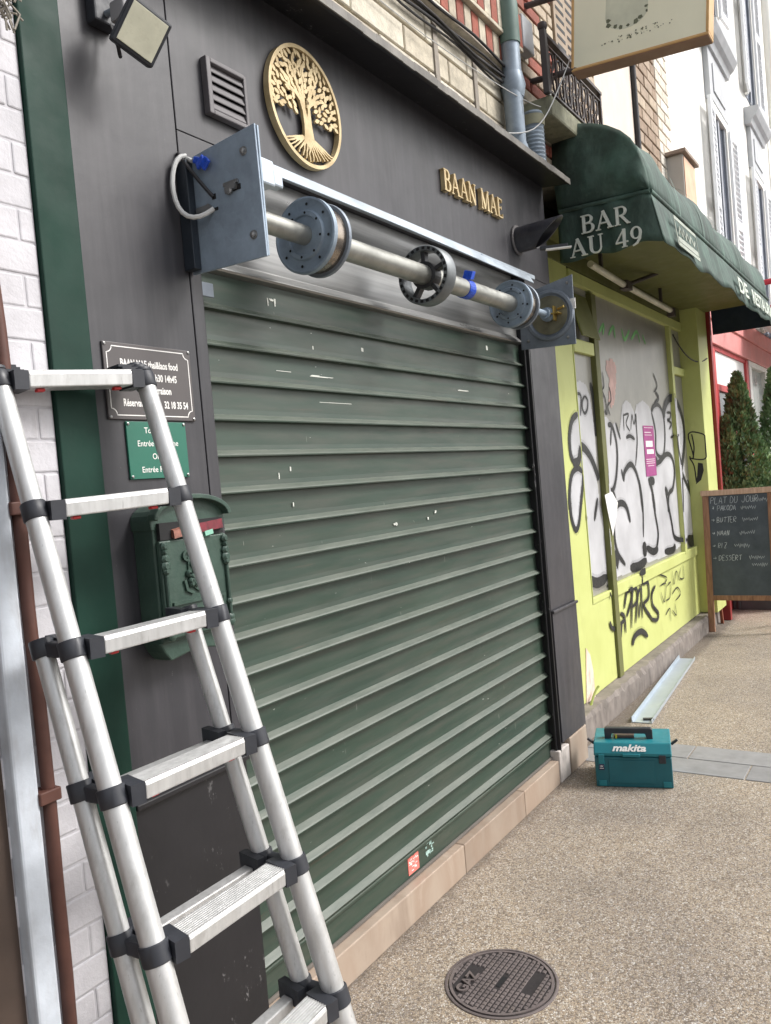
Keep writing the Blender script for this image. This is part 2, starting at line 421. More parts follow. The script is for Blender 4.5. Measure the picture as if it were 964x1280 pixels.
STRIP = simple('bottle_green_paint', srgb(19, 52, 42), .6, var=.22, vs=4, grime=.2, grimec=srgb(44, 56, 50), spec=.25)
GOLD = m_gold(); CHALKB = m_chalk(); WOOD = m_wood('worn_brown_wood', (116, 80, 58), (170, 126, 98)); LEAF = m_leaf()
CAP = simple('black_plastic', srgb(44, 46, 52), .5, var=.15, vs=20)
DARK = simple('dark_void', srgb(18, 18, 20), .7, bump=0)
RED = simple('red_plastic', srgb(190, 40, 42), .4, bump=0)
WHITEP = simple('white_print', srgb(232, 230, 226), .6, var=.08, vs=30, bump=0)
MORTAR = simple('grey_mortar', srgb(150, 142, 132), .95, var=.25, vs=9, bump=.4, bs=90, grime=.4)
WMORTAR = simple('painted_joint', srgb(186, 184, 188), .9, var=.15, vs=20, bump=.3)
BRICKC = m_brick('mixed_brick', [(0, srgb(196, 184, 164)), (.3, srgb(182, 166, 146)), (.58, srgb(164, 94, 78)), (.70, srgb(206, 196, 178)), (.92, srgb(148, 84, 70))])
BRICKT = m_brick('tan_brick', [(0, srgb(178, 158, 138)), (.35, srgb(160, 138, 118)), (.7, srgb(192, 174, 152))])
STONE = m_brick('pale_limestone', [(0, srgb(214, 206, 188)), (.4, srgb(202, 192, 172)), (.75, srgb(224, 216, 200))])
REDBR = m_brick('red_soldier_brick', [(0, srgb(162, 92, 76)), (.5, srgb(150, 82, 68))])
CREAMBR = m_brick('cream_soldier_brick', [(0, srgb(206, 196, 176)), (.5, srgb(190, 178, 158))])
WHITEW = simple('white_render', srgb(238, 236, 230), .8, var=.04, vs=2, bump=.15, bs=40, grime=.06, grimec=srgb(190, 186, 176))
BEIGEW = simple('beige_render', srgb(222, 208, 194), .85, var=.06, vs=5, bump=.2, bs=50, grime=.15, grimec=srgb(170, 150, 134))
GREYTRIM = simple('grey_stone_trim', srgb(192, 194, 197), .8, var=.08, vs=6, bump=.15)
WSHUT = simple('white_shutter_paint', srgb(236, 238, 242), .55, var=.03, bump=.03)
GLASSD = simple('dark_window_glass', srgb(92, 98, 110), .12, var=.15, vs=2, bump=0)
IRON = simple('wrought_iron', srgb(62, 54, 54), .55, var=.25, vs=14, grime=.4, grimec=srgb(110, 90, 78))
PIPEG = m_galv('grey_zinc_pipe', (140, 152, 164), .5, .35)
PIPEB = simple('brown_painted_pipe', srgb(86, 54, 45), .6, var=.2, vs=12, grime=.35, grimec=srgb(60, 42, 38))
CABLE = simple('black_cable', srgb(40, 38, 40), .6, bump=0); WIREW = simple('pale_wire', srgb(200, 200, 198), .5, bump=0)
BLUE = simple('blue_tape', srgb(24, 74, 190), .35, var=.3, vs=60, bump=.3, bs=120)
KERB = simple('dirty_grey_plinth', srgb(124, 116, 110), .85, var=.25, vs=8, bump=.4, bs=50, grime=.7, grimec=srgb(70, 64, 62))
REDSHOP = simple('faded_red_paint', srgb(196, 74, 76), .5, var=.12, vs=4)
PINK = simple('pale_red_paint', srgb(226, 150, 146), .55, var=.08, vs=4)
TEAL = simple('teal_plastic', srgb(28, 118, 128), .45, var=.1, vs=10, bump=.06, bs=300)
TEALD = simple('dark_teal_plastic', srgb(20, 94, 104), .5, var=.1, vs=10, bump=.06, bs=300)
MAILG = simple('mailbox_green', srgb(54, 74, 65), .42, var=.18, vs=12, bump=.2, bs=90, grime=.3, grimec=srgb(80, 96, 84))
CAST = simple('cast_iron_cover', srgb(98, 89, 87), .6, var=.2, vs=14, bump=.3, bs=120, grime=.4, grimec=srgb(128, 116, 106))
CASTD = simple('cast_iron_ground', srgb(40, 35, 35), .8, var=.2, vs=14, bump=.3, bs=120)
SILVERP = simple('silver_spray_paint', srgb(190, 190, 193), .42, var=.16, vs=3, bump=0, grime=.3, grimec=srgb(150,150,152))
BLACKPAINT = simple('black_spray_paint', srgb(36, 36, 36), .5, var=.2, vs=20, bump=0)
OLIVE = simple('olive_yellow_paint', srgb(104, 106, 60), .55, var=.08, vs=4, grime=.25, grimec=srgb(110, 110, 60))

# ================================================================== GROUND
g = MB(); g.add([(-60,-60,-.13),(90,-60,-.13),(90,60,-.13),(-60,60,-.13)], [(0,1,2,3)])
tag(g.build('road', simple('asphalt', (.055,.055,.056,1), .9, var=.25, vs=20, bump=.5, bs=200)), kind='structure')
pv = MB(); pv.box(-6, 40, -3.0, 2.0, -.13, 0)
pave = tag(pv.build('pavement', PAVE), kind='structure')
ke = MB(); ke.box(-6, 40, -3.2, -3.002, -.13, .004); tag(ke.build('kerb', simple('granite_kerb', srgb(150,148,146), .8), bevel=.01), kind='structure')
SLABM = simple('grey_paving_slab', srgb(132, 131, 131), .8, var=.14, vs=9, bump=.25, bs=120, grime=.25, grimec=srgb(110,104,98), objvar=.1)
y = .06; i = 0
while y > -2.95:
    n = .56
    for k, (xa, xb) in enumerate(((4.2, 4.405), (4.411, 4.62))):
        off = .0 if k else .24
        ya = min(.06, y+off); yb = max(-2.98, y+off-n+.006)
        if ya-yb > .05: MB().box(xa, xb, yb, ya, -.04, .004).build('paving_slab', SLABM, pave, bevel=.004)
    y -= n

# gas cover in the pavement
gc = PZ(627, 1228, 0); gr = .176
gas = thing('gas_cover', 'round rusty cast iron cover with raised grid set in the pavement', 'manhole cover', (gc.x, gc.y, 0))
MB().lathe((gc.x, gc.y, -.05), (0,0,1), [(0, gr+.004), (.053, gr+.004), (.054, gr+.002), (.054, gr-.004), (.045, gr-.005), (.045, gr-.006)], 48).build('frame', CAST, gas, smooth=True)
MB().lathe((gc.x, gc.y, -.04), (0,0,1), [(0, gr-.007), (.0415, gr-.007), (.0415, gr-.008)], 48).build('lid', CASTD, gas)
tr = MB(); ca = R_(0); px_ = .0172
GL = V3((gc.x, gc.y, 0))+V3((-.035, .095, 0))
for a in range(-11, 12):
    for b in range(-11, 12):
        X, Y = a*px_, b*px_
        if math.hypot(X, Y) > gr-.02: continue
        if -.085 < X-(-.035)+.0 < .085 and .072 < Y < .122: continue
        if abs(X) < .035 and abs(Y) < .016: continue
        if -.03 < X < .09 and -.12 < Y < -.08: continue
        tr.add([(gc.x+X+sx*e, gc.y+Y+sy*f_, zz) for zz, e, f_ in ((.0014, .0082, .0056), (.0052, .0066, .0042)) for sx, sy in ((-1,-1),(1,-1),(1,1),(-1,1))],
               [(4,5,6,7),(0,1,5,4),(1,2,6,5),(2,3,7,6),(3,0,4,7)])
tag(tr.build('tread_pattern', CAST, gas), kind='stuff')
rim = MB(); rim.lathe((gc.x, gc.y, .001), (0,0,1), [(0, gr-.010), (.0045, gr-.010), (.0045, gr-.019), (0, gr-.019)], 48); rim.build('rim', CAST, gas)
t = MB(); text(t, 'GAZ', (V3((gc.x-.105, gc.y+.078, .0015)), V3((1,0,0)), V3((0,1,0)), V3((0,0,1))), .052, 0, .006, bold=.001); t.build('lettering', CAST, gas)
MB().box(gc.x-.028, gc.x+.028, gc.y-.007, gc.y+.007, .0015, .0026).build('lifting_slot', DARK, gas)

# ================================================================== LEFT NEIGHBOUR
wl = thing('painted_brick_wall', 'white painted brick wall strip beside the dark green pilaster edge', 'wall', (1.05, 0, 0))
MB().box(-1.2, 1.126, .0026, .6, 0, 7).build('wall_core', WMORTAR, wl)
bh, zz, row = .0735, .004, 0
bm_full = MB().box(-.5, .5, 0, 1, -.5, .5)
while zz < 3.3:
    x0 = .78 if row % 2 else .87
    while x0 < 1.12:
        x1 = min(1.126, x0+.215)
        if x1-x0 > .02 and x1 > 1.0:
            jy = random.uniform(-.001, .001)
            MB().box(x0+.001, x1-.001, jy, .03, zz+.002, zz+bh-.002).build('brick', WBRICK, wl, bevel=.004)
        x0 = x1+.002
    zz += bh; row += 1
PIPEX = 1.005
pp = thing('drainpipe', 'thin brown painted pipe running up the white brick wall', 'pipe', (PIPEX, -.02, 0))
MB().tube([(PIPEX+random.uniform(-.003, .003), -.021, .0+i*.2) for i in range(11)]+[(PIPEX-.012,-.021,2.2),(PIPEX-.05,-.021,2.3),(PIPEX-.1,-.021,2.33)], .0145, 12).build('pipe', PIPEB, pp, smooth=True)
for z in (.35, 1.0, 1.62): MB().box(PIPEX-.03, PIPEX+.021, -.042, .006, z-.014, z+.014).build('clip', PIPEB, pp, bevel=.003)
gw = tag(MB().box(.925, .978, -.035, .006, 0, 3.4).build('door_surround', simple('pale_blue_grey_render', srgb(194, 200, 208), .8, var=.12, vs=12, bump=.3, bs=40, grime=.35, grimec=srgb(140,132,126)), bevel=.006),
         'flaking pale grey blue door surround left of the brown pipe', 'door frame')
nd = thing('neighbour_door', 'dark brown door leaf at the far left edge behind the ladder', 'door', (.5, 0, 0))
BRN = simple('dark_brown_paint', srgb(76, 62, 54), .5, var=.15, vs=7, grime=.3)
MB().box(.02, .92, -.002, .007, 0, 2.3).build('door_leaf', BRN, nd)
for (a, b) in ((.1, .9), (1.05, 2.15)): MB().box(.12, .82, -.016, -.003, a, b).build('panel', BRN, nd, bevel=.006)
tw = MB()
for k in range(34):
    a = PY(random.uniform(-14, 14), random.uniform(-20, 24), -.05); b = a+V3((random.uniform(-.03,.03), random.uniform(-.03, .02), random.uniform(-.08, .08)))
    tw.tube([a, (a+b)/2+V3((random.uniform(-.02,.02), -.01, 0)), b], .0025, 5)
tag(tw.build('twig_bundle', simple('dry_twig', srgb(134, 128, 118), .8, var=.4, vs=40)), 'tangle of dry twigs on the white wall in the top left corner', 'twigs')

# ================================================================== DARK RESTAURANT FRONT
rf = thing('restaurant_front', 'dark grey panelled restaurant front with canopy and marble sill around the green shutter', 'shopfront', (2.7, 0, 0))
MB().box(1.13, 4.25, .14, .6, 0, 3.4).build('backing_wall', DARK, rf)
MB().box(1.128, 1.236, -.012, .138, 0, 3.155).build('edge_strip', STRIP, rf, bevel=.003)
MB().box(1.239, 1.583, 0, .138, .885, 3.155).build('pilaster_panel', PANEL, rf, bevel=.002)
MB().box(1.587, 1.628, .0, .138, .885, 2.45).box(1.587, 1.80, 0, .138, 2.4502, 2.61).build('jamb', PANEL, rf, bevel=.002)
MB().box(1.587, 3.715, 0, .138, 2.612, 3.155).build('fascia_panel', PANEL, rf, bevel=.002)
MB().box(3.719, 4.25, .002, .138, 2.612, 3.155).build('fascia_panel', PANEL, rf, bevel=.002)
MB().box(3.899, 4.25, 0, .138, .885, 2.609).build('pilaster_panel', PANEL, rf, bevel=.003)
# lower panels: slightly bulged sheet
def sheet(name, x0, x1, z0, z1, y, bul, mat):
    b = MB(); n = 8
    for i in range(n+1):
        for j in range(n+1):
            u, v = i/n, j/n
            b.v.append((x0+(x1-x0)*u, y-bul*math.sin(math.pi*u)*math.sin(math.pi*v), z0+(z1-z0)*v))
    for i in range(n):
        for j in range(n): b.f.append((i*(n+1)+j, (i+1)*(n+1)+j, (i+1)*(n+1)+j+1, i*(n+1)+j+1))
    o = len(b.v)
    b.add([(x0,.138,z0),(x1,.138,z0),(x1,.138,z1),(x0,.138,z1)], [])
    e1 = [i*(n+1) for i in range(n+1)]; e2 = [i*(n+1)+n for i in range(n+1)]
    b.f.append(tuple(e1)+(o+1, o)); b.f.append(tuple(reversed(e2))+(o+3, o+2))
    b.f.append(tuple(range(n, -1, -1))+(o, o+3)); b.f.append(tuple(n*(n+1)+j for j in range(n+1))+(o+2, o+1))
    return b.build(name, mat, rf, smooth=True)
sheet('lower_panel', 1.239, 1.628, .02, .868, 0, .004, BLACKP)
sheet('lower_panel', 3.905, 4.25, .195, .868, -.004, .012, PANEL)
MB().box(1.237, 1.63, -.016, .05, .869, .884).build('ledge', BLACKP, rf, bevel=.003)
MB().box(3.90, 4.252, -.016, .05, .869, .884).build('ledge', PANEL, rf, bevel=.003)
# guide rails
MB().box(1.63, 1.641, .012, .12, .125, 2.27).build('guide_rail', PANEL, rf, bevel=.002)
MB().box(3.873, 3.884, -.004, .12, .15, 2.26).box(3.856, 3.873, .012, .022, .15, 2.26).box(3.884, 3.8985, .010, .1, .15, 2.26).build('guide_rail', BLACKP, rf, bevel=.002)
# canopy
c_ = MB(); fr = (V3((.9,0,0)), V3((0,1,0)), V3((0,0,1)), V3((1,0,0)))
c_.prism([(.14,3.158),(-.135,3.122),(-.15,3.124),(-.15,3.142),(.14,3.20)], fr, 0, 3.352)
c_.build('canopy', BLACKP, rf)
cg = MB(); px0 = .9
n = 40
for i in range(n):
    xa = .9+3.352*i/n; xb = .9+3.352*(i+1)/n-.0005; dz = random.uniform(-.002,.002)
    cg.box(xa, xb, -.156, -.1505, 3.116+dz, 3.146+dz)
cg.build('canopy_edge', simple('weathered_zinc_edge', srgb(112,108,102), .6, var=.3, vs=10, grime=.6), rf)
# sill
x = 1.6
for wd in (1.21, .60, .435):
    MB().box(x, x+wd-.003, 0, .138, 0, .12).build('sill_stone', MARBLE, rf, bevel=.004); x += wd
MB().box(3.85, 3.99, -.004, .13, 0, .165).build('sill_stone', simple('grey_stained_stone', srgb(196,188,182), .7, var=.2, vs=12, grime=.6), rf, bevel=.006)
MB().box(4.0, 4.252, -.006, .13, 0, .19).build('sill_stone', MARBLE, rf, bevel=.006)
MB().box(1.24, 1.597, .004, .13, 0, .018).build('sill_stone', MARBLE, rf)

# ================================================================== SHUTTER
PITCH, Z0 = .1065, .233
sh = thing('roller_shutter', 'closed dark green slatted roller shutter of the restaurant', 'roller shutter', (2.75, .05, .12))
pr_ = [(.052,.1065),(.0522,.07),(.0518,.034),(.0505,.0195),(.035,.0075),(.0315,.003),(.032,-.001),(.052,-.0035),(.062,-.0035),(.062,.1065)]
sm = MB(); ns = 1
sm.prism(pr_, (V3((1.645,0,0)), V3((0,1,0)), V3((0,0,1)), V3((1,0,0))), 0, 2.226)
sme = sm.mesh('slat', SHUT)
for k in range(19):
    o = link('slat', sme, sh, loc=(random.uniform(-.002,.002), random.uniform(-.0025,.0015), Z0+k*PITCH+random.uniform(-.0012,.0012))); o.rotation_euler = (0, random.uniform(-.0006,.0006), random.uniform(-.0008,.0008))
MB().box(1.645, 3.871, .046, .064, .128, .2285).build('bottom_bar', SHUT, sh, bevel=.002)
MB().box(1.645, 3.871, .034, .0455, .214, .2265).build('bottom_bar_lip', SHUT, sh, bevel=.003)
MB().box(1.645, 3.871, .036, .0455, .122, .134).build('rubber_seal', simple('grey_rubber', srgb(98,92,86), .8), sh, bevel=.002)
MB().box(1.642, 1.69, .018, .0245, 2.175, 2.215).build('end_lock', GALVD, sh, bevel=.002)
# stickers on the bottom bar
fr = FRONT(2.458, .0455, .15)
st = tag(MB().box(2.457, 2.533, .0445, .0455, .142, .206).build('sticker', simple('faded_red_sticker', srgb(222,120,110), .6, var=.25, vs=60, bump=0)), 'small faded red sticker on the shutter bottom bar', 'sticker')
sp = MB(); random.seed(3)
for k in range(26): 
    xx, z2 = 2.462+random.uniform(0,.055), .150+random.uniform(0,.045); sp.box(xx, xx+random.uniform(.004,.016), .0441, .0444, z2, z2+.003)
sp.build('sticker_print', WHITEP, st)
s2 = MB(); random.seed(5)
for k in range(14):
    xx, z2 = 2.585+random.uniform(0,.05), .152+random.uniform(0,.055); s2.box(xx, xx+random.uniform(.005,.02), .0449-.00004*k, .0456, z2, z2+random.uniform(.003,.015))
tag(s2.build('sticker_remnant', simple('torn_pale_paper', srgb(150,176,168), .7, var=.4, vs=50)), 'torn pale remnant of a sticker right of the red one', 'sticker')
# paint chips
ck = MB(); random.seed(11)
for (px, py, ww, hh) in ((334,377,1,7),(343,378,1.2,8),(339,380,3,2),(390,427,1,6),(352,460,14,1),(400,470,20,1),(395,475,8,2),(420,510,26,.8),(348,592,1,6),(363,592,1.2,7),(366,628,1,7),(452,437,2,6),(492,644,3,2),(495,653,2,4),(534,640,1.5,3),(544,642,2,3),(540,668,2.5,3),(546,676,2,4),(608,434,2,5),(609,464,5,4),(580,490,14,1.5),(612,522,10,1)):
    c = PY(px, py, .052); c.z = Z0+.052+PITCH*math.floor((c.z-Z0)/PITCH)+random.uniform(-.012,.025); s_ = .0025*c.length/2.7
    for q_ in range(3):
        dx, dz = random.uniform(-.4,.4)*ww*s_, random.uniform(-.4,.4)*hh*s_
        ck.box(c.x+dx-ww*s_*.9, c.x+dx+ww*s_*.9, .0492-q_*.0001, .0526, c.z+dz-hh*s_*.35, c.z+dz+hh*s_*.35)
tag(ck.build('paint_chips', simple('chipped_white', srgb(206,208,200), .7), sh), kind='stuff')

# ================================================================== ROLLER MECHANISM
rm = thing('roller_mechanism', 'exposed steel shutter roller with drums, tube and end plates above the green shutter', 'shutter mechanism', (2.7, -.14, 2.36))
AX = V3((0, -.142, 2.362))
def plate(x, poly, name='end_plate', mat=GALV, th=.006):
    b = MB(); fr = (V3((x,0,0)), V3((0,1,0)), V3((0,0,1)), V3((1,0,0))); b.prism(poly, fr, 0, th)
    return b.build(name, mat, rm, bevel=.0012)
pl = plate(1.594, [(-.004,2.218),(-.272,2.210),(-.268,2.546),(.0,2.524)])
MB().box(1.6005, 1.607, -.2715, -.2655, 2.2135, 2.543).build('plate_flange', GALV, rm, bevel=.001)
MB().box(1.568, 1.593, -.04, -.001, 2.225, 2.515).build('wall_bracket', simple('dark_steel_angle', srgb(44,50,58), .5, .3), rm, bevel=.002)
pr2 = plate(3.818, [(.012,2.222),(-.272,2.206),(-.278,2.54),(.006,2.49)], mat=GALVD)
# pressed ring and shaft bearing on the right plate
rg = MB(); rg.lathe((3.817, -.15, 2.366), (-1,0,0), [(0,.125),(.010,.120),(.012,.108),(.004,.100),(.002,.098)], 48); rg.build('pressed_ring', GALVD, rm, smooth=True)
MB().lathe((3.812, -.15, 2.366), (-1,0,0), [(0,.094),(.001,.094)], 40).build('ring_floor', simple('ochre_stained_steel', srgb(128,124,102), .5, .4, var=.35, vs=12), rm)
sh_ = MB(); sh_.tube([(3.816,-.15,2.366),(3.45,-.146,2.364)], .016, 14); sh_.lathe((3.80,-.15,2.366), (-1,0,0), [(0,.034),(.018,.034),(.02,.026),(.05,.026)], 20); sh_.build('shaft', GALV, rm, smooth=True)
kn = MB(); kn.box(3.765, 3.812, -.215, -.175, 2.36, 2.366).box(3.77,3.806,-.19,-.184,2.33,2.40); kn.tube([(3.80,-.20,2.385),(3.79,-.235,2.39)], .006, 8); kn.build('brass_lever', simple('brass', srgb(176,150,84), .4, .8), rm, bevel=.001)
MB().box(3.8125, 3.8175, -.285, -.262, 2.375, 2.425).build('paper_tag', WHITEP, rm)
def bolts(x, pts, sgn=-1, r=.011):
    for (yy, z2) in pts:
        b = MB(); b.lathe((x, yy, z2), (sgn,0,0), [(0,r*1.35),(.002,r*1.35),(.0022,r),(.008,r*.9),(.010,r*.5)], 12); b.build('bolt', SILVER, rm, smooth=True)
bolts(1.5945, [(-.225,2.488),(-.235,2.272)], r=.009); bolts(3.8175, [(-.235,2.245),(-.25,2.505),(-.03,2.26)], r=.006)
# slots and cable clamp on the left plate
sl_ = MB(); sl_.box(1.5925,1.5938,-.205,-.150,2.398,2.412); sl_.box(1.5925,1.5938,-.115,-.102,2.396,2.41); sl_.box(1.5925,1.5938,-.12,-.106,2.366,2.374); sl_.build('slot', DARK, rm)
cl = MB(); cl.lathe((1.593,-.166,2.406), (-1,0,0), [(0,.014),(.006,.014),(.008,.008)], 12); cl.lathe((1.593,-.186,2.410), (-1,0,0), [(0,.011),(.012,.011)], 6); cl.box(1.586,1.593,-.20,-.15,2.415,2.424); cl.build('cable_clamp', SILVER, rm); cl = MB(); cl.box(1.586,1.593,-.085,-.045,2.372,2.386); cl.lathe((1.593,-.09,2.38), (-1,0,0), [(0,.008),(.008,.008)], 8)
cl.build('cable_clamp', SILVER, rm)
def bez(P, n=14):
    out = []
    for i in range(n+1):
        t = i/n; Q = [V3(p) for p in P]
        while len(Q) > 1: Q = [a.lerp(b, t) for a, b in zip(Q, Q[1:])]
        out.append(Q[0])
    return out
MB().tube(bez([(1.592,-.105,2.372),(1.555,-.07,2.335),(1.535,.0,2.33),(1.525,-.01,2.44),(1.54,-.012,2.53),(1.583,-.03,2.53)]), .0065, 8).build('grey_cable', WIREW, rm, smooth=True)
MB().tube(bez([(1.592,-.108,2.402),(1.575,-.08,2.44),(1.572,-.05,2.49),(1.565,-.01,2.54),(1.583,-.004,2.545)]), .005, 8).build('black_cable', CABLE, rm, smooth=True)
bt = MB(); random.seed(2)
bt.obox((1.584,-.080,2.499), (.006,.0,.0), (0,.014,-.008), (.003,.006,.012)); bt.obox((1.581,-.098,2.490), (.005,0,0), (0,.012,-.010), (0,.008,.009)); bt.obox((1.583,-.066,2.508), (.004,0,0), (0,.010,.004), (0,-.004,.008))
bt.build('blue_tape', BLUE, rm, bevel=.004)
MB().tube(bez([(1.59,-.02,2.52),(1.58,-.035,2.525),(1.582,-.05,2.51)]), .006, 8).build('grey_cable', WIREW, rm, smooth=True)
# axle tube
MB().tube([AX+V3((1.6,0,0)), AX+V3((1.95,0,0))], .029, 24).build('axle_stub', TUBEM, rm, smooth=True)
MB().tube([AX+V3((2.0,0,0)), AX+V3((3.40,0,0))], .036, 28).build('axle_tube', TUBEM, rm, smooth=True)
# spring tube hidden part + rails between drums
def drum(x, r, w_, spring=True, dark=False):
    fm = GALV if not dark else simple('dark_flange', srgb(58,60,62), .45, .6)
    b = MB(); b.lathe(AX+V3((x,0,0)), (1,0,0), [(0,.03),(0,.055),(-.006,.058),(-.006,.070),(.002,.074),(.002,r-.012),(-.002,r-.006),(0,r),(.016,r),(.018,r-.008),(.018,.03)], 56)
    d = b.build('drum_flange', fm, rm, smooth=True)
    h = MB()
    for k in range(8):
        a = 2*math.pi*k/8+.2
        for rr_, s_ in ((r-.022, .0045), (.064, .004)):
            h.lathe(AX+V3((x-.0004 if rr_ > .07 else x-.0064, math.cos(a)*rr_, math.sin(a)*rr_)), (-1,0,0), [(0,s_),(.0006,s_)], 10)
    tag(h.build('bolt_hole', DARK, d), kind='stuff')
    MB().lathe(AX+V3((x+.018,0,0)), (1,0,0), [(0,r-.014),(w_-.018,r-.014)], 48).build('spring_drum', simple('polished_spring_steel', srgb(150,140,130), .22, .9, var=.3, vs=20) , rm, smooth=True)
    b = MB(); b.lathe(AX+V3((x+w_,0,0)), (1,0,0), [(0,.03),(0,r-.004),(.004,r-.002),(.010,r-.002),(.012,r-.006),(.012,.03)], 56); b.build('drum_rim', GALVD, rm, smooth=True)
drum(1.925, .112, .078)
drum(3.375, .104, .085)
# middle open wheel
rimw = MB(); rimw.lathe(AX+V3((2.6100,0,0)), (1,0,0), [(0,.088),(0,.104),(.006,.108),(.06,.108),(.064,.104),(.064,.088),(.05,.086),(.012,.086),(0,.088)], 56, caps=False)
rimw.build('wheel_rim', m_galv('grey_wheel_rim', (120,124,126), .4, .6), rm, smooth=True)
mw = MB(); mw.lathe(AX+V3((2.6150,0,0)), (1,0,0), [(0,.036),(0,.05),(.05,.05),(.05,.036)], 28, caps=False)
for k in range(5):
    a = 2*math.pi*k/5+.3; e = V3((0, math.cos(a), math.sin(a))); t_ = V3((0,-math.sin(a), math.cos(a)))
    mw.obox(AX+V3((2.6380,0,0))+e*.068, V3((.016,0,0)), t_*.008, e*.024)
mw.build('wheel_spokes', simple('black_greased_steel', srgb(62,62,64), .4, .3), rm, bevel=.002)
sl2 = MB()
for k in range(26):
    a = 2*math.pi*k/26; e = V3((0, math.cos(a), math.sin(a))); t_ = V3((0,-math.sin(a), math.cos(a)))
    sl2.obox(AX+V3((2.6095,0,0))+e*.096, V3((.0008,0,0)), t_*.006, e*.005)
sl2.build('rim_slot', DARK, rm)
bl = MB(); bl.lathe(AX+V3((2.92,0,0)), (1,0,0), [(0,.0375),(.002,.039),(.05,.039),(.052,.0375)], 24); bl.obox(AX+V3((2.95,-.02,.052)), (.022,.004,.004), (0,.018,.006), (.004,-.004,.016)); bl.build('blue_tape', BLUE, rm, bevel=.003)
MB().box(1.6005, 1.66, -.268, -.225, 2.40, 2.468).box(1.66,1.70,-.262,-.232,2.408,2.455).build('motor_bracket', FLASH, rm, bevel=.006)
# zinc cover rails left of the removed box cover
MB().box(1.80, 3.90, -.052, .0, 2.588, 2.594).box(1.80, 3.90, -.056, -.0525, 2.574, 2.594).build('cover_rail', FLASH, rm, bevel=.0015)
c2 = MB(); n = 24
for i in range(n):
    xa, xb = 1.66+2.12*i/n, 1.66+2.12*(i+1)/n
    f1 = lambda x: .006*math.sin((x-1.66)*2.1)
    c2.add([(xa,-.098,2.535-.0+f1(xa)),(xb,-.098,2.535+f1(xb)),(xb,-.078,2.573+f1(xb)),(xa,-.078,2.573+f1(xa)),(xa,-.094,2.533+f1(xa)),(xb,-.094,2.533+f1(xb)),(xb,-.074,2.571+f1(xb)),(xa,-.074,2.571+f1(xa))], [(0,1,2,3),(4,7,6,5),(3,2,6,7),(0,4,5,1)])
c2.build('cover_strip', FLASH, rm, smooth=True)
for x in (2.26, 2.75, 3.3): MB().lathe((x,-.0575,2.584),(0,-1,0),[(0,.006),(.003,.006),(.004,.003)],10).build('rivet', GALV, rm)
# bare curtain behind the axle
bk = MB(); bk.prism([(.06,2.255),(.03,2.262),(.024,2.268),(.03,2.276),(.055,2.30),(.055,2.44),(.035,2.47),(.03,2.48),(.055,2.50),(.06,2.61),(.07,2.61),(.07,2.255)], (V3((1.645,0,0)), V3((0,1,0)), V3((0,0,1)), V3((1,0,0))), 0, 2.226)
bk.build('bare_curtain', SILVER, rm, bevel=.002)

# ================================================================== EMBLEM
ec = PY(379, 133, -.012)+V3((.004,0,-.006)); EX, EZ = .180, .188
em = thing('tree_emblem', 'round gold cut-out tree emblem with leafy crown and roots on the dark fascia', 'emblem', (ec.x, 0, ec.z))
fe = FRONT(ec.x, -.003, ec.z)
ring = MB(); n = 72
ring.ribbon([(EX*math.cos(2*math.pi*i/n), EZ*math.sin(2*math.pi*i/n)) for i in range(n+1)], .012, fe, .0, .022); ring.build('ring', GOLD, em)
tk = MB()
tk.prism([(-.022,-.115),(-.016,-.06),(-.02,-.015),(-.034,.02),(-.018,.016),(-.004,-.005),(.002,-.03),(.008,-.01),(.006,.03),(.02,.02),(.022,-.03),(.024,-.06),(.034,-.115),(.0,-.13)], fe, .008, .018)
tk.build('trunk', GOLD, em)
brn = MB(); random.seed(21)
for k, (a, l, b) in enumerate(((150,.15,.3),(130,.15,.2),(110,.16,.1),(92,.17,0),(72,.16,-.1),(52,.15,-.2),(32,.14,-.3),(12,.12,-.35),(168,.13,.35))):
    pts = []; x, y_, ang = (-.01 if a > 90 else .01), 0, R_(90+(a-90)*.35)
    for j in range(9):
        pts.append((x, y_)); ang += (R_(a)-ang)*.3+random.uniform(-.1,.1); x += math.cos(ang)*l/9; y_ += math.sin(ang)*l/9
    brn.ribbon(pts, [.012*(1-.8*j/8)+.003 for j in range(9)], fe, .008, .0165+k*.0002)
brn.build('branches', GOLD, em)
rts = MB()
for k in range(15):
    a0 = (k-7)/7; x0 = a0*.03; pts = []
    for j in range(7):
        t_ = j/6; xx = x0+a0*.105*t_+random.uniform(-.003,.003); y2 = -.1-(.075*t_)*(1-abs(a0)*.55)
        rr_ = math.hypot(xx/EX, y2/EZ)
        if rr_ > .97: xx /= rr_/.97; y2 /= rr_/.97
        pts.append((xx, y2))
    rts.ribbon(pts, [.008,.0075,.007,.006,.005,.004,.004], fe, .008, .0165+k*.0002)
rts.build('roots', GOLD, em)
lf = MB().prism([(-.014,0),(-.005,.0068),(.006,.006),(.015,0),(.006,-.006),(-.005,-.0068)], (V3((0,0,0)), V3((1,0,0)), V3((0,0,1)), V3((0,-1,0))), .009, .017).mesh('leaf', GOLD)
cnt = 0; spots = []
for tr_ in range(9000):
    x, y_ = random.uniform(-EX, EX), random.uniform(-.03, EZ)
    if math.hypot(x/(EX-.012), y_/(EZ-.012)) > 1 or y_ < -.0+.0*abs(x)-.028 or (abs(x) < .05 and y_ < .02): continue
    if any((x-a)**2+(y_-b)**2 < .0172**2 for a, b in spots): continue
    spots.append((x, y_))
for k, (x, y_) in enumerate(spots[:295]):
    o = link('leaf', lf, em, loc=(ec.x+x, -.003-(k % 7)*.0002, ec.z+y_)); a = math.atan2(y_+.03, x)+random.uniform(-.9,.9); o.rotation_euler = (0, -a, 0)

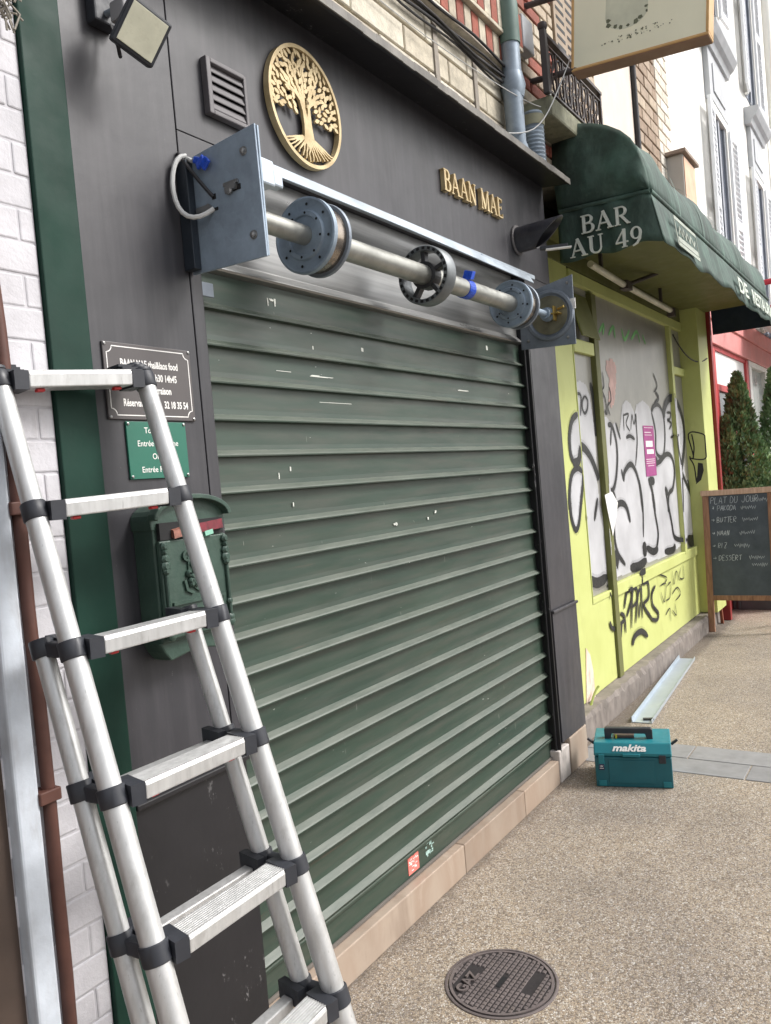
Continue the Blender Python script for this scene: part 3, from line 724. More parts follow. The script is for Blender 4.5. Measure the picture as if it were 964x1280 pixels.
# ================================================================== GOLD LETTERS
lt = thing('shop_lettering', 'raised gold serif letters spelling BAAN MAE on the dark fascia', 'lettering', (3.38, 0, 2.85))
a = PY(553, 237.5, -.01); b = PY(627, 269, -.01); Hh = .092; tot = 0
adv = [serif(c)[0]+.04 for c in 'BAAN MAE']; sxx = (b.x-a.x)/(sum(adv)*Hh)
x = a.x
for c, ad in zip('BAAN MAE', adv):
    if c != ' ':
        q = MB(); z0 = a.z+(x-a.x)*(b.z-a.z)/(b.x-a.x)*.3
        serif_text(q, c, FRONT(x, -.001, z0), Hh, 0, .02, sx=sxx); q.build('letter', GOLD, lt)
    x += ad*Hh*sxx

# ================================================================== WALL VENT
vt = thing('wall_vent', 'small square louvred vent grille left of the gold emblem', 'vent', (1.79, 0, 2.77))
VA = simple('grey_vent_plastic', srgb(96,92,94), .5)
vx0, vx1, vz0, vz1 = 1.70, 1.868, 2.688, 2.848
MB().box(vx0, vx0+.018, -.024, .0, vz0, vz1).box(vx1-.012, vx1, -.02, 0, vz0, vz1).box(vx0+.018, vx1-.012, -.0235, 0, vz0, vz0+.014).box(vx0+.018, vx1-.012, -.0235, 0, vz1-.014, vz1).build('frame', VA, vt, bevel=.003)
MB().box(vx0+.018, vx1-.012, -.003, -.0005, vz0+.014, vz1-.014).build('backing', DARK, vt)
for k in range(5):
    z = vz0+.018+k*.0262
    MB().prism([(-.004,.022),(-.008,.026),(-.017,.004),(-.016,.0)], (V3((vx0+.0185,0,z)), V3((0,1,0)), V3((0,0,1)), V3((1,0,0))), 0, vx1-vx0-.031).build('slat', VA, vt, bevel=.001)

# ================================================================== FLOODLIGHT
fl = thing('floodlight', 'small black floodlight with pale lens on an arm at the top of the pilaster', 'floodlight', (1.36, 0, 2.75))
fc = PY(178, 40, -.15); dep = (fc-CAM).dot(fw); kf = dep/2.1
fR = rt*.083+up*-.035+fw*.079; fD = rt*-.062+up*-.106+fw*.012
fR, fD = fR*.5*kf, fD*.5*kf
fD = fD-fR*(fD.dot(fR)/fR.length_squared); fn = fR.cross(fD).normalized()
if fn.dot(fw) > 0: fn = -fn
MB().obox(fc-fn*.012, fR, fD, fn*.016).build('housing', CAP, fl, bevel=.006)
hb = MB(); hb.obox(fc-fn*.034, fR*.72, fD*.72, fn*.012)
for k in range(6): hb.obox(fc-fn*.05+fR*(-.6+k*.24), fR*.03, fD*.6, fn*.008)
hb.build('heat_sink', CAP, fl, bevel=.002)
MB().obox(fc+fn*.0042, fR*.84, fD*.84, fn*.002).build('lens', simple('yellowed_lens', srgb(212,210,188), .3, var=.08, vs=20), fl, bevel=.001)
wallp = PY(122, 22, 0); bkp = fc-fn*.05-fR*.4
MB().box(wallp.x-.035, wallp.x+.035, -.035, 0, wallp.z-.03, wallp.z+.06).build('wall_box', CAP, fl, bevel=.005)
MB().tube([wallp+V3((0,-.03,-.005)), wallp+V3((.0,-.07,-.008)), bkp], .009, 10).build('arm', GALVD, fl, smooth=True)
MB().obox(bkp+V3((.0,0,.03)), (.03,0,0), (0,.025,0), (0,0,.024)).build('junction_box', simple('grey_box', srgb(128,126,128), .5), fl, bevel=.005)
MB().tube(bez([wallp+V3((.01,-.03,-.02)), wallp+V3((.02,-.06,-.12)), fc+fD*1.5-fn*.05, fc+fD*.9-fn*.02-fR*.6]), .0045, 8).build('cable', CABLE, fl, smooth=True)

# ================================================================== INFO SIGNS
def notch(x0, z0, x1, z1, r):
    p = []
    for cx, cz, a0 in ((x0, z0, 90), (x1, z0, 180), (x1, z1, 270), (x0, z1, 0)):
        p += [(cx+r*math.cos(R_(a0-90*i/5)), cz+r*math.sin(R_(a0-90*i/5))) for i in range(6)] if False else []
    for (cx, cz, a0, a1) in ((x0,z0,90,0),(x1,z0,180,90),(x1,z1,270,180),(x0,z1,360,270)):
        p += [(cx+r*math.cos(R_(a0+(a1-a0)*i/5)), cz+r*math.sin(R_(a0+(a1-a0)*i/5))) for i in range(6)]
    return p
bs = thing('info_plaque', 'dark plaque with white notched border and white lettering above the green plaque', 'sign', (1.41, 0, 1.91))
MB().box(1.271, 1.552, -.006, -.0005, 1.818, 2.008).build('plate', simple('dark_plaque', srgb(80,75,75), .4, var=.06), bs, bevel=.002)
f0 = FRONT(0, -.006, 0); bd = MB(); pn = notch(1.281, 1.829, 1.542, 1.998, .016); bd.ribbon(pn+pn[:1], .0025, f0, .0, .0006); bd.build('border', WHITEP, bs)
tx = MB(); 
text(tx, 'BAAN MAE thai&laos food', FRONT(1.4115,-.006,1.951), .0255, 0, .0006, 'CENTER', bold=.0006, sx=.66)
text(tx, 'h30 14h45', FRONT(1.425,-.006,1.918), .0255, 0, .0006, 'LEFT', bold=.0006, sx=.66)
text(tx, 'Livraison', FRONT(1.41,-.006,1.886), .0255, 0, .0006, 'LEFT', bold=.0006, sx=.7)
text(tx, 'Réservat', FRONT(1.318,-.006,1.852), .0255, 0, .0006, 'LEFT', bold=.0006, sx=.66)
text(tx, '32 18 35 54', FRONT(1.447,-.006,1.850), .0255, 0, .0006, 'LEFT', bold=.0006, sx=.66)
tx.build('lettering', WHITEP, bs)
for (x, z) in ((1.277,2.002),(1.546,2.002),(1.277,1.824),(1.546,1.824)): MB().lathe((x,-.006,z),(0,-1,0),[(0,.004),(.002,.004),(.003,.002)],10).build('screw', SILVER, bs)
gs = thing('menu_plaque', 'small green plaque with white lettering under the dark plaque', 'sign', (1.415, 0, 1.74))
MB().box(1.319, 1.512, -.006, -.0005, 1.67, 1.814).build('plate', simple('green_plaque', srgb(34,102,84), .4, var=.05), gs, bevel=.001)
tx = MB()
for s_, x, z in (('To t      ay', 1.415, 1.785), ('Entrée P      ume', 1.415, 1.752), ('On', 1.405, 1.719), ('Entrée Pla      s', 1.415, 1.686)):
    text(tx, s_, FRONT(x, -.006, z), .021, 0, .0006, 'CENTER', bold=.0001, sx=.92)
tx.build('lettering', WHITEP, gs)
for (x, z) in ((1.325,1.808),(1.506,1.808),(1.325,1.676),(1.506,1.676)): MB().lathe((x,-.006,z),(0,-1,0),[(0,.004),(.002,.004),(.003,.002)],10).build('screw', SILVER, gs)

# ================================================================== MAILBOX
mb = thing('mailbox', 'ornate green metal mailbox with crest and letters in its slot', 'mailbox', (1.43, 0, 1.2))
mx0, mx1, mz0, mz1, md = 1.312, 1.548, 1.262, 1.560, -.085
b = MB(); b.box(mx0, mx1, md+.012, 0, mz0, mz1); b.build('body', MAILG, mb, bevel=.004)
arcp = [(mx0-.004, mz1-.02)]+[((mx0+mx1)/2+(mx1-mx0+.012)/2*math.cos(R_(180-180*i/14)), mz1+.005+.052*math.sin(R_(180*i/14))) for i in range(15)]+[(mx1+.004, mz1-.02)]
MB().prism(arcp, FRONT(0,0,0), 0, -md-.01).build('hood', MAILG, mb, bevel=.003)
lip = MB(); lip.ribbon(arcp[1:-1], .012, FRONT(0,0,0), -md-.014, -md+.014); lip.build('hood_rim', MAILG, mb, bevel=.002)
# door with slot
MB().box(mx0+.006, mx1-.006, md-.002, md+.011, mz0+.01, 1.513).build('door', MAILG, mb, bevel=.003)
MB().box(mx0+.012, mx1-.012, md+.0, md+.0115, 1.515, 1.557).build('slot', DARK, mb)
pc = MB(); pc.obox(((mx0+mx1)/2-.03, md+.002, 1.535), (.04,0,.005), (0,.012,.004), (.0,.001,.010)); pc.build('flyer', simple('orange_flyer', srgb(130,84,70), .5, var=.5, vs=70), mb)
MB().obox(((mx0+mx1)/2+.055, md+.002, 1.535), (.042,0,.003), (0,.012,-.003), (.0,.001,.012)).build('flyer', simple('red_flyer', srgb(104,22,36), .4, var=.4, vs=60), mb)
MB().obox(((mx0+mx1)/2+.045, md-.004, 1.518), (.014,0,.002), (0,.008,-.003), (.0,.001,.006)).build('flyer', simple('mint_flyer', srgb(110,160,140), .4), mb)
fm_ = FRONT(0, md-.002, 0)
for x in (mx0+.016, mx1-.016):
    o_ = MB()
    for (z, r) in ((1.50,.011),(1.487,.008),(1.470,.012),(1.452,.014),(1.44,.010)): o_.lathe((x, md-.002, z), (0,-1,0), [(0,r),(.006,r),(.012,r*.5)], 10)
    o_.tube([(x,md-.006,1.43),(x,md-.006,1.285)], .005, 8)
    for (z, r) in ((1.335,.009),(1.292,.011),(1.28,.012)): o_.lathe((x, md-.002, z), (0,-1,0), [(0,r),(.006,r),(.010,r*.5)], 10)
    o_.build('column', MAILG, mb, smooth=True)
cxm = (mx0+mx1)/2
cr = MB(); cr.prism([(-.03,.04),(0,.047),(.03,.04),(.032,0),(.02,-.035),(0,-.05),(-.02,-.035),(-.032,0)], FRONT(cxm, md-.002, 1.425), 0, .005)
random.seed(9)
for k in range(34):
    a = random.uniform(0, 6.28); r = random.uniform(0,.045); cr.lathe((cxm+math.cos(a)*r*.75, md-.005, 1.425+math.sin(a)*r), (0,-1,0), [(0,.009),(.005,.008),(.009,.004)], 8)
for s_ in (-1, 1):
    cr.ribbon(arc(cxm+s_*.03, 1.47, .014, .012, 0, 280, 9), .006, fm_, 0, .007); cr.ribbon([(cxm+s_*.02,1.375),(cxm+s_*.04,1.385),(cxm+s_*.045,1.41)], .008, fm_, 0, .006)
cr.lathe((cxm, md-.003, 1.482), (0,-1,0), [(0,.014),(.008,.010),(.012,.004)], 10)
cr.build('crest', MAILG, mb, smooth=True)
tb = MB(); tb.box(mx0+.03, mx1-.03, md-.008, md-.0022, 1.352, 1.360); tb.lathe((cxm+.01, md-.002, 1.325), (0,-1,0), [(0,.009),(.004,.009),(.005,.005)], 14)
tb.ribbon([(cxm-.05+.01*i, 1.302-.012*math.sin(math.pi*i/10)) for i in range(11)], .007, fm_, 0, .006); tb.build('trim', MAILG, mb)
MB().box(mx0+.02, mx0+.034, md-.006, md-.0022, 1.285, 1.306).box(mx1-.05, mx1-.036, md-.006, md-.0022, 1.285, 1.306).build('hinge', MAILG, mb)
bt_ = MB(); bt_.prism([(mx0-.003,1.266),(mx1+.003,1.266),(mx1-.01,1.24),(mx1-.03,1.215),(cxm,1.23),(mx0+.03,1.215),(mx0+.01,1.24)], FRONT(0,0,0), 0, -md-.02); bt_.build('base', MAILG, mb, bevel=.004)

# ================================================================== LADDER
SC = 1.012
S_ = lambda p: CAM+(V3(p)-CAM)*SC
TR, VR = S_((1.302,-.109,1.897)), V3((.005,-.079,-.279))*SC
TL, VL = S_((.978,-.040,1.886)), V3((-.0075,-.0905,-.277))*SC
kend = min(TR.z/-VR.z, TL.z/-VL.z)
ld = thing('telescopic_ladder', 'folded aluminium telescopic stepladder with black collars leaning on the dark pilaster', 'ladder', (1.1, -.6, 0))
lat = (TR-TL).normalized(); ldn = VR.normalized(); nrm = lat.cross(ldn).normalized()
if nrm.y > 0: nrm = -nrm
hz = V3((lat.x, lat.y, 0)).normalized(); outw = V3((hz.y, -hz.x, 0)); outw = outw if outw.y < 0 else -outw
OFF = V3((-.004, .092, .0))
def stile(T, V, k0, k1, r0, grow, off=V3((0,0,0))):
    k = k0
    while k < k1-1e-6:
        kn = min(k1, math.floor(k+1.0001)); r = r0+grow*(k-k0)
        MB().tube([T+V*k+off, T+V*kn+off], [(r, r*1.12)]*2, 20, oval=lat.copy()).build('stile', ALU, ld, smooth=True)
        k = kn
def collar(p, V, side, r, ext, name='collar'):
    d = V.normalized(); b = MB()
    b.tube([p-d*.019, p-d*.017, p+d*.017, p+d*.019], [(r*1.1, r*1.2),(r*1.16,r*1.27),(r*1.16,r*1.27),(r*1.1,r*1.2)], 20, oval=lat.copy())
    b.obox(p+hz*side*(r*.9+ext/2), hz*ext/2, outw*.036, V3((0,0,.0205)))
    return b.build(name, CAP, ld, smooth=True)
NR = 6
stile(TR, VR, -.06, kend-.02, .0210, .0009); stile(TL, VL, -.05, kend-.02, .0210, .0009)
for k in range(0, NR+1):
    pr, pl_ = TR+VR*k, TL+VL*k; r = .0210+.0009*k
    if min(pr.z, pl_.z) < .1: break
    collar(pr, VR, -1, r, .03); collar(pl_, VL, 1, r, .03)
    a, b_ = pl_+hz*(r+.028), pr-hz*(r+.028)
    m_ = (a+b_)/2; half = (b_-a)/2; e = half.normalized(); o2 = outw
    # D-section rung with ribbed tread
    b = MB(); prof = [(-.032,.0155),(.034,.020),(.037,.012),(.035,-.016),(-.028,-.016),(-.032,.0)]
    b.prism(prof, (a, o2, V3((0,0,1)), e), 0, (b_-a).length); rg_ = b.build('rung', ALU, ld, bevel=.003)
    rb = MB()
    for j in range(9): rb.obox(m_+o2*(-.029+j*.0075)+V3((0,0,.0160+j*.00051)), e*half.length, o2*.0022, V3((0,0,.0009)))
    rb.build('tread_rib', ALU, rg_)
    for p_ in (a+e*.03, b_-e*.03): MB().obox(p_+o2*.012+V3((0,0,-.0200)), e*.009, o2*.008, V3((0,0,.0035))).build('lock_button', RED, rg_, bevel=.002)
# stacked collapsed collars at the very top
for T, V, s in ((TR, VR, -1), (TL, VL, 1)):
    d = V.normalized()
    for j in range(3):
        p = T-d*(.023+j*.0075)+OFF*(.06+.12*j); b = MB(); b.tube([p-d*.0032, p+d*.0032], [(.026, .030)]*2, 18, oval=lat.copy()); b.obox(p+hz*s*.03, hz*.02, outw*.03, V3((0,0,.0030))); b.build('top_cap', CAP, ld, smooth=True)
# rear section (folded flat behind), hinged at the third rung
stile(TR, VR, 2.06, kend-.02, .0195, .0007, OFF); stile(TL, VL, 2.06, kend-.02, .0195, .0007, OFF)
for k in range(2, NR+1):
    pr, pl_ = TR+VR*k+OFF, TL+VL*k+OFF; r = .0215
    if min(pr.z, pl_.z) < .1: break
    collar(pr, VR, -1, r, .02); collar(pl_, VL, 1, r, .02)
    a, b_ = pl_+hz*(r+.018), pr-hz*(r+.018); e = (b_-a).normalized()
    MB().prism([(-.016,-.004),(.016,-.002),(.018,-.030),(-.016,-.030)], (a, outw, V3((0,0,1)), e), 0, (b_-a).length).build('rung', ALU, ld, bevel=.003)
    for T, V in ((TR, VR), (TL, VL)):
        p0 = T+V*k; d = V.normalized(); MB().obox(p0+OFF*.5, lat*.012, OFF.normalized()*.026, d*.016).build('hinge_link', CAP, ld, bevel=.004)
for T, V in ((TR, VR), (TL, VL)):
    for of in (V3((0,0,0)), OFF):
        p = T+V*kend+of; p.z = 0; MB().box(p.x-.035, p.x+.035, p.y-.04, p.y+.04, 0, .045).build('foot', CAP, ld, bevel=.008)

# ================================================================== TOOLBOX
B, C = PZ(745, 983), PZ(843, 986); tex = (C-B); W_ = .376; tex.z = 0; tex.normalize(); tey = V3((-tex.y, tex.x, 0))
if tey.x < 0: tey = -tey
tb = thing('toolbox', 'teal plastic stackable tool case with black handle standing on the pavement', 'toolbox', (B.x, B.y, 0))
def tbx(x0, x1, y0, y1, z0, z1): 
    return B+tex*((x0+x1)/2)+tey*((y0+y1)/2)+V3((0,0,(z0+z1)/2)), tex*((x1-x0)/2), tey*((y1-y0)/2), V3((0,0,(z1-z0)/2))
b = MB(); ztop = .216; DP = .285
b.prism([(0,.0),(0,.148),(.004,.154),(DP-.004,.154),(DP,.148),(DP,0)], (B+tex*.004, tey, V3((0,0,1)), tex), 0, W_-.008); b.build('body', TEALD, tb, bevel=.005)
b = MB(); b.prism([(-.002,.1565),(-.002,.172),(.028,ztop),(DP-.02,ztop),(DP+.002,.18),(DP+.002,.1565)], (B+tex*.002, tey, V3((0,0,1)), tex), 0, W_-.004); b.build('lid', TEAL, tb, bevel=.005)
fb = MB(); fb.obox(*tbx(.07,.29,-.004,-.0005,.022,.138)); fb.build('front_panel', TEALD, tb, bevel=.003)
fc2 = MB()
for x0, x1, z0, z1 in ((.018,.055,.006,.034),(.325,.362,.006,.034)): fc2.obox(*tbx(x0,x1,-.005,-.0005,z0,z1))
fc2.build('foot_recess', TEAL, tb, bevel=.002)
MB().obox(*tbx(.14,.225,-.012,-.0025,.156,.172)).build('lid_tab', TEAL, tb, bevel=.004)
for x0, x1, nm in ((.022,.052,'label_plate'),(.312,.345,'latch')):
    MB().obox(*tbx(x0,x1,-.007,-.0006,.10 if nm=='label_plate' else .125,.166)).build(nm, TEAL if nm == 'label_plate' else CAP, tb, bevel=.003)
MB().obox(*tbx(.024,.050,-.0085,-.0072,.088,.118)).build('badge', simple('navy_badge', srgb(34,40,74), .4, var=.4, vs=90), tb)
bw = MB(); fbd = (B+tey*-.0086, tex, V3((0,0,1)), -tey); text(bw, '18V', (fbd[0]+tex*.027+V3((0,0,.104)),)+fbd[1:], .011, 0, .0004, bold=.0003); bw.obox(*tbx(.027,.047,-.0091,-.0086,.096,.0985)); bw.build('badge_print', WHITEP, tb)
lg = MB(); sd = (tey*.030+V3((0,0,ztop-.172))).normalized(); sn = tex.cross(sd); sn = sn if sn.z > 0 else -sn
text(lg, 'makita', (B+tex*.092+tey*.004+V3((0,0,.1815))+sn*.0015, tex, sd, sn), .047, 0, .0008, bold=.0016, sx=1.28, shear=.28); lg.build('logo', WHITEP, tb)
hd = MB(); hd.prism([(.055,-.006),(.055,.046),(.062,.054),(.282,.054),(.29,.046),(.29,-.006),(.262,-.006),(.254,.026),(.092,.026),(.084,-.006)], (B+tey*(.09)+V3((0,0,ztop)), tex, V3((0,0,1)), tey), 0, .034); hd.build('handle', CAP, tb, bevel=.004)
rcs = MB(); rcs.obox(*tbx(.10,.20,.10,.20,ztop+.0003,ztop+.012)); rcs.build('lid_clip', simple('brown_clip', srgb(84,66,62), .5), tb, bevel=.003)
MB().obox(*tbx(.108,.116,.094,.100,ztop,ztop+.02)).build('yellow_clip', simple('yellow_plastic', srgb(206,190,60), .5), tb)
for s_, x in ((-1, 0.0), (1, W_)):
    p = B+tex*x+tey*.09+V3((0,0,.192)); MB().bar(p, p+tex*s_*.03+V3((0,0,.024)), .016, .012).build('side_latch', CAP, tb, bevel=.003)

# steel channel lying on the pavement
a, b_ = PZ(803, 903, .0), PZ(859, 824, .0); d = (b_-a).normalized(); e = V3((d.y, -d.x, 0)); e = e if e.y < 0 else -e
mc = thing('steel_channel', 'long bright galvanised steel channel lying on the pavement behind the toolbox', 'metal profile', tuple(a))
q = MB(); q.prism([(-.062,.0),(-.062,.034),(-.058,.034),(-.055,.0055),(.055,.0055),(.058,.022),(.062,.022),(.062,0)], (a-d*.02+V3((0,0,.001)), e, V3((0,0,1)), d), 0, (b_-a).length+.02); q.build('profile', FLASH, mc)
MB().bar(a+e*.0+d*.03+V3((0,0,.012)), a+e*.06+d*.05+V3((0,0,.012)), .03, .008).build('end_clip', CABLE, mc)
# green strap
MB().tube(bez([PZ(741,912,.0)+V3((0,0,.14)), PZ(745,905,.0)+V3((0,0,.2)), PZ(752,903,0)+V3((0,0,.23))]), .008, 6).build('strap', simple('lime_strap', srgb(136,146,70), .6), tb)

# ================================================================== FLUE
fu = thing('flue_pipe', 'short black flue pipe with slanted end sticking out below the canopy end', 'pipe', (3.83, 0, 2.77))
b = MB(); n = 24; ax_ = V3((.16,-1,.06)).normalized(); c0 = V3((3.845,.0,2.772)); e1 = ax_.cross(V3((0,0,1))).normalized(); e2 = e1.cross(ax_)
for i in range(n):
    a_ = 2*math.pi*i/n; o = e1*math.cos(a_)*.063+e2*math.sin(a_)*.063
    L_ = .165+.075*math.sin(a_)
    b.v += [tuple(c0+o), tuple(c0+o+ax_*L_), tuple(c0+o*.9+ax_*(L_-.002)), tuple(c0+o*.9+ax_*.02)]
for i in range(n):
    j = (i+1) % n
    for k in range(3): b.f.append((4*i+k, 4*j+k, 4*j+k+1, 4*i+k+1))
b.f.append(tuple(4*i+3 for i in range(n)))
b.build('pipe', simple('black_flue', srgb(40,40,46), .4, var=.25, vs=14, grime=.4, grimec=srgb(90,86,84)), fu, smooth=True)
MB().lathe(c0+V3((0,-.001,0)), (0,-1,0), [(0,.074),(.006,.074),(.008,.066)], 28).build('wall_collar', simple('chipped_collar', srgb(96,92,92), .7, var=.3, vs=30), fu)
MB().obox(c0+ax_*.17+V3((.03,0,-.07)), (.03,-.06,.0), (.012,.006,.0), (0,0,.008)).build('drip_flap', CAP, fu, bevel=.002)
MB().obox(c0+ax_*.19+V3((.035,-.0,-.081)), (.028,-.056,.0), (.011,.006,.0), (0,0,.003)).build('flap_edge', WHITEP, fu)

# ================================================================== YELLOW SHOP
YW = .18
ys = thing('yellow_shopfront', 'lime yellow shuttered bar front with grey panes covered in graffiti', 'shopfront', (6.2, YW, 0))
MB().box(4.26, 8.35, YW+.06, .8, 0, 3.3).build('backing_wall', DARK, ys)
random.seed(41); pq = MB(); npl = 90
for i in range(npl+1):
    x = 4.26+4.08*i/npl; c1 = random.uniform(0, .014)+(random.uniform(.0, .03) if random.random() < .16 else 0)
    pq.v += [(x, .082+random.uniform(0, .006), 0), (x, .085+random.uniform(0, .006), .13-c1), (x, .092+c1, .150-random.uniform(0, .003)), (x, YW+.06, .15), (x, YW+.06, 0)]
for i in range(npl):
    for j in range(5): pq.f.append((i*5+j, i*5+5+j, i*5+5+(j+1) % 5, i*5+(j+1) % 5))
pq.f += [(0,1,2,3,4), tuple(npl*5+j for j in range(5))]
pq.build('plinth', KERB, ys)
def yb(name, x0, x1, z0, z1, y0=YW, y1=None, mat=None, bev=.004):
    return MB().box(x0, x1, y0, y1 if y1 else YW+.055, z0, z1).build(name, mat or YEL, ys, bevel=bev)
yb('corner_post', 4.262, 5.02, .152, 3.2)
yb('stile', 5.02, 5.03, .73, 2.78, YW-.006); yb('transom_bar', 5.03, 5.41, 2.355, 2.44, YW-.01); 
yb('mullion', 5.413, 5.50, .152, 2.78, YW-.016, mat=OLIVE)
yb('mullion', 7.46, 7.53, .76, 2.80, YW-.016)
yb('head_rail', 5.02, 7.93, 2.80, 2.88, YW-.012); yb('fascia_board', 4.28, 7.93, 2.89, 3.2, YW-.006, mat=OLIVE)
yb('stall_board', 5.022, 5.411, .152, .72, YW+.004); yb('stall_board', 5.502, 7.66, .152, .70, YW+.004); yb('stall_board', 7.664, 7.94, .152, .70, YW+.004)
yb('sill_rail', 5.502, 7.94, .702, .785, YW-.012); yb('sill_rail', 5.022, 5.411, .722, .76, YW-.002)
yb('transom_bar', 7.532, 7.94, 2.38, 2.45, YW-.01)
GP = YW+.022
MB().box(5.03, 5.413, GP, GP+.006, .762, 2.355).build('pane', FILM, ys)
MB().box(5.03, 5.413, GP, GP+.006, 2.44, 2.80).build('pane', FILM, ys)
MB().box(5.50, 7.46, GP, GP+.006, .787, 2.80).build('pane', FILM, ys)
MB().box(7.53, 7.94, GP, GP+.006, .787, 2.38).build('pane', FILM, ys)
MB().box(7.53, 7.94, GP, GP+.006, 2.45, 2.80).build('pane', FILM, ys)
# hopper window ajar over the left pane
MB().obox((5.22, YW-.02, 2.60), (.17,0,0), (0,.006,.0), (0,.04,.15)).build('hopper_frame', OLIVE, ys, bevel=.003)
# return wall at the far end
MB().box(7.942, 8.34, .03, YW+.055, .152, 3.2).build('end_pier', YEL, ys, bevel=.004)
# soffit under the awning
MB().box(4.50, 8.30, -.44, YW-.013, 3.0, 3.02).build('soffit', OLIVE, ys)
lamp = thing('tube_lamp', 'unlit double fluorescent tube fitting under the green awning', 'lamp', (6.3, .05, 2.93))
p0, p1, p2 = PY(738,330,.05), PY(782,357,.05), PY(838,388,.05)
LP = simple('white_lamp_body', srgb(214,210,190), .5)
MB().tube([p0, p1-V3((.03,0,0))], .022, 14).build('tube', LP, lamp, smooth=True); MB().tube([p1+V3((.05,0,0)), p2], .022, 14).build('tube', LP, lamp, smooth=True)
MB().box(p1.x-.05, p1.x+.07, .02, .08, p1.z-.03, p1.z+.03).build('joint_box', IRON, lamp, bevel=.004)
MB().box(p2.x-.01, p2.x+.06, .02, .08, p2.z-.05, p2.z+.02).build('end_box', IRON, lamp, bevel=.004)
for x in (p0.x+.2, p2.x-.3): MB().box(x, x+.03, .04, .06, p1.z+.0, 2.999).build('hanger', IRON, lamp)
MB().tube([p1, PX(872, 322, 6.9)], .014, 8).build('support_bar', IRON, lamp, smooth=True)
MB().tube(bez([PY(841,418,.14), PY(852,440,.1), PY(868,462,.05), PY(884,448,.02)]), .006, 6).build('loose_wire', CABLE, lamp, smooth=True)
# peeling patch at the lower left
pk = MB(); pts = [(732,810),(737,818),(741,838),(744,872),(748,890),(738,912),(733,900)]
P3 = [PY(x, y, YW) for x, y in pts]; pk.prism([(p.x, p.z) for p in P3], FRONT(0, YW-.004, 0), -.003, .0); pk.build('peeled_plaster', simple('bare_pink_plaster', srgb(222,200,184), .85, var=.15, vs=14, bump=.5, bs=60, grime=.4), ys)

# ---- graffiti
def surf(x, z):
    if x < 5.03 or z < .70: return YW-.002
    if 5.413 <= x <= 5.50 or 7.46 <= x <= 7.53: return YW-.0185
    if z < .762 and x < 5.413: return YW-.004
    if z < .787 and x > 5.5: return YW-.0145
    return GP-.002
ZA = lambda p: (710+p[0]/5.074, 460+p[1]/5.074)
ZB = lambda p: (710+p[0]/4.921, 600+p[1]/4.921)
def wall2(px):
    p = PY(px[0], px[1], YW); return (p.x, p.z)
def inside(x, z, poly):
    c = False; j = len(poly)-1
    for i in range(len(poly)):
        (xi, zi), (xj, zj) = poly[i], poly[j]
        if (zi > z) != (zj > z) and x < (xj-xi)*(z-zi)/(zj-zi)+xi: c = not c
        j = i
    return c
def fill(polys, name, mat, cell=.02, off=0):
    b = MB(); done = set(); idx = {}
    for poly in polys:
        xs = [p[0] for p in poly]; zs = [p[1] for p in poly]
        for i in range(int(min(xs)/cell), int(max(xs)/cell)+1):
            for j in range(int(min(zs)/cell), int(max(zs)/cell)+1):
                if (i, j) in done or not inside((i+.5)*cell, (j+.5)*cell, poly): continue
                xm = (i+.5)*cell
                if xm > 7.93: continue
                done.add((i, j)); f_ = []
                y_ = surf(xm, (j+.5)*cell)-off
                o = len(b.v)
                b.v += [(i*cell, y_, j*cell), ((i+1)*cell, y_, j*cell), ((i+1)*cell, y_, (j+1)*cell), (i*cell, y_, (j+1)*cell)]
                b.f.append((o, o+1, o+2, o+3))
    ob = b.build(name, mat, ys); ob['kind'] = 'stuff'
    return ob
def smoothpts(P, n=5):
    if len(P) < 3: 
        a, b = P; return [(a[0]+(b[0]-a[0])*i/8, a[1]+(b[1]-a[1])*i/8) for i in range(9)]
    out = []
    for i in range(len(P)-1):
        p0, p1, p2, p3 = P[max(i-1,0)], P[i], P[i+1], P[min(i+2,len(P)-1)]
        for k in range(n):
            t = k/n
            out.append(tuple(.5*((2*p1[c])+(-p0[c]+p2[c])*t+(2*p0[c]-5*p1[c]+4*p2[c]-p3[c])*t*t+(-p0[c]+3*p1[c]-3*p2[c]+p3[c])*t**3) for c in (0, 1)))
    out.append(P[-1]); return out
def stroke(b, px, w, off):
    """spray stroke through picture-traced points, laid on the wall surface; w in metres (vertical brush)"""
    P = [wall2(q) for q in smoothpts(px)]
    k = len(P); o = len(b.v)
    for i in range(k):
        t = Vector((P[min(i+1,k-1)][0]-P[max(i-1,0)][0], P[min(i+1,k-1)][1]-P[max(i-1,0)][1])); t = t.normalized() if t.length > 1e-9 else Vector((1,0))
        q = Vector((-t.y, t.x))*w/2; e = min(1, .45+min(i, k-1-i)*.3)
        for s_ in (-1, 1):
            x, z = P[i][0]+q.x*s_*e, P[i][1]+q.y*s_*e; b.v.append((min(x, 7.935), surf(P[i][0], P[i][1])-off, z))
    for i in range(k-1): b.f.append((o+2*i, o+2*i+1, o+2*i+3, o+2*i+2))
F1 = [(721,480),(728,475),(736,480),(741,495),(746,530),(749,570),(750,600),(753,625),(757,645),(761,681),(762,727),(749,735),(739,732),(737,680),(734,626),(729,600),(726,575),(722,560),(722,520)]
F1b = [ZA(p) for p in ((60,295),(20,340),(8,430),(15,540),(35,600),(65,590),(75,530),(90,490),(120,420),(110,320))]
F1c = [(726.8,590),(720.8,585),(714,594),(711.6,613.7),(712,630.5),(715,651),(719.8,662.6),(723.8,651),(725,630),(728,604)]
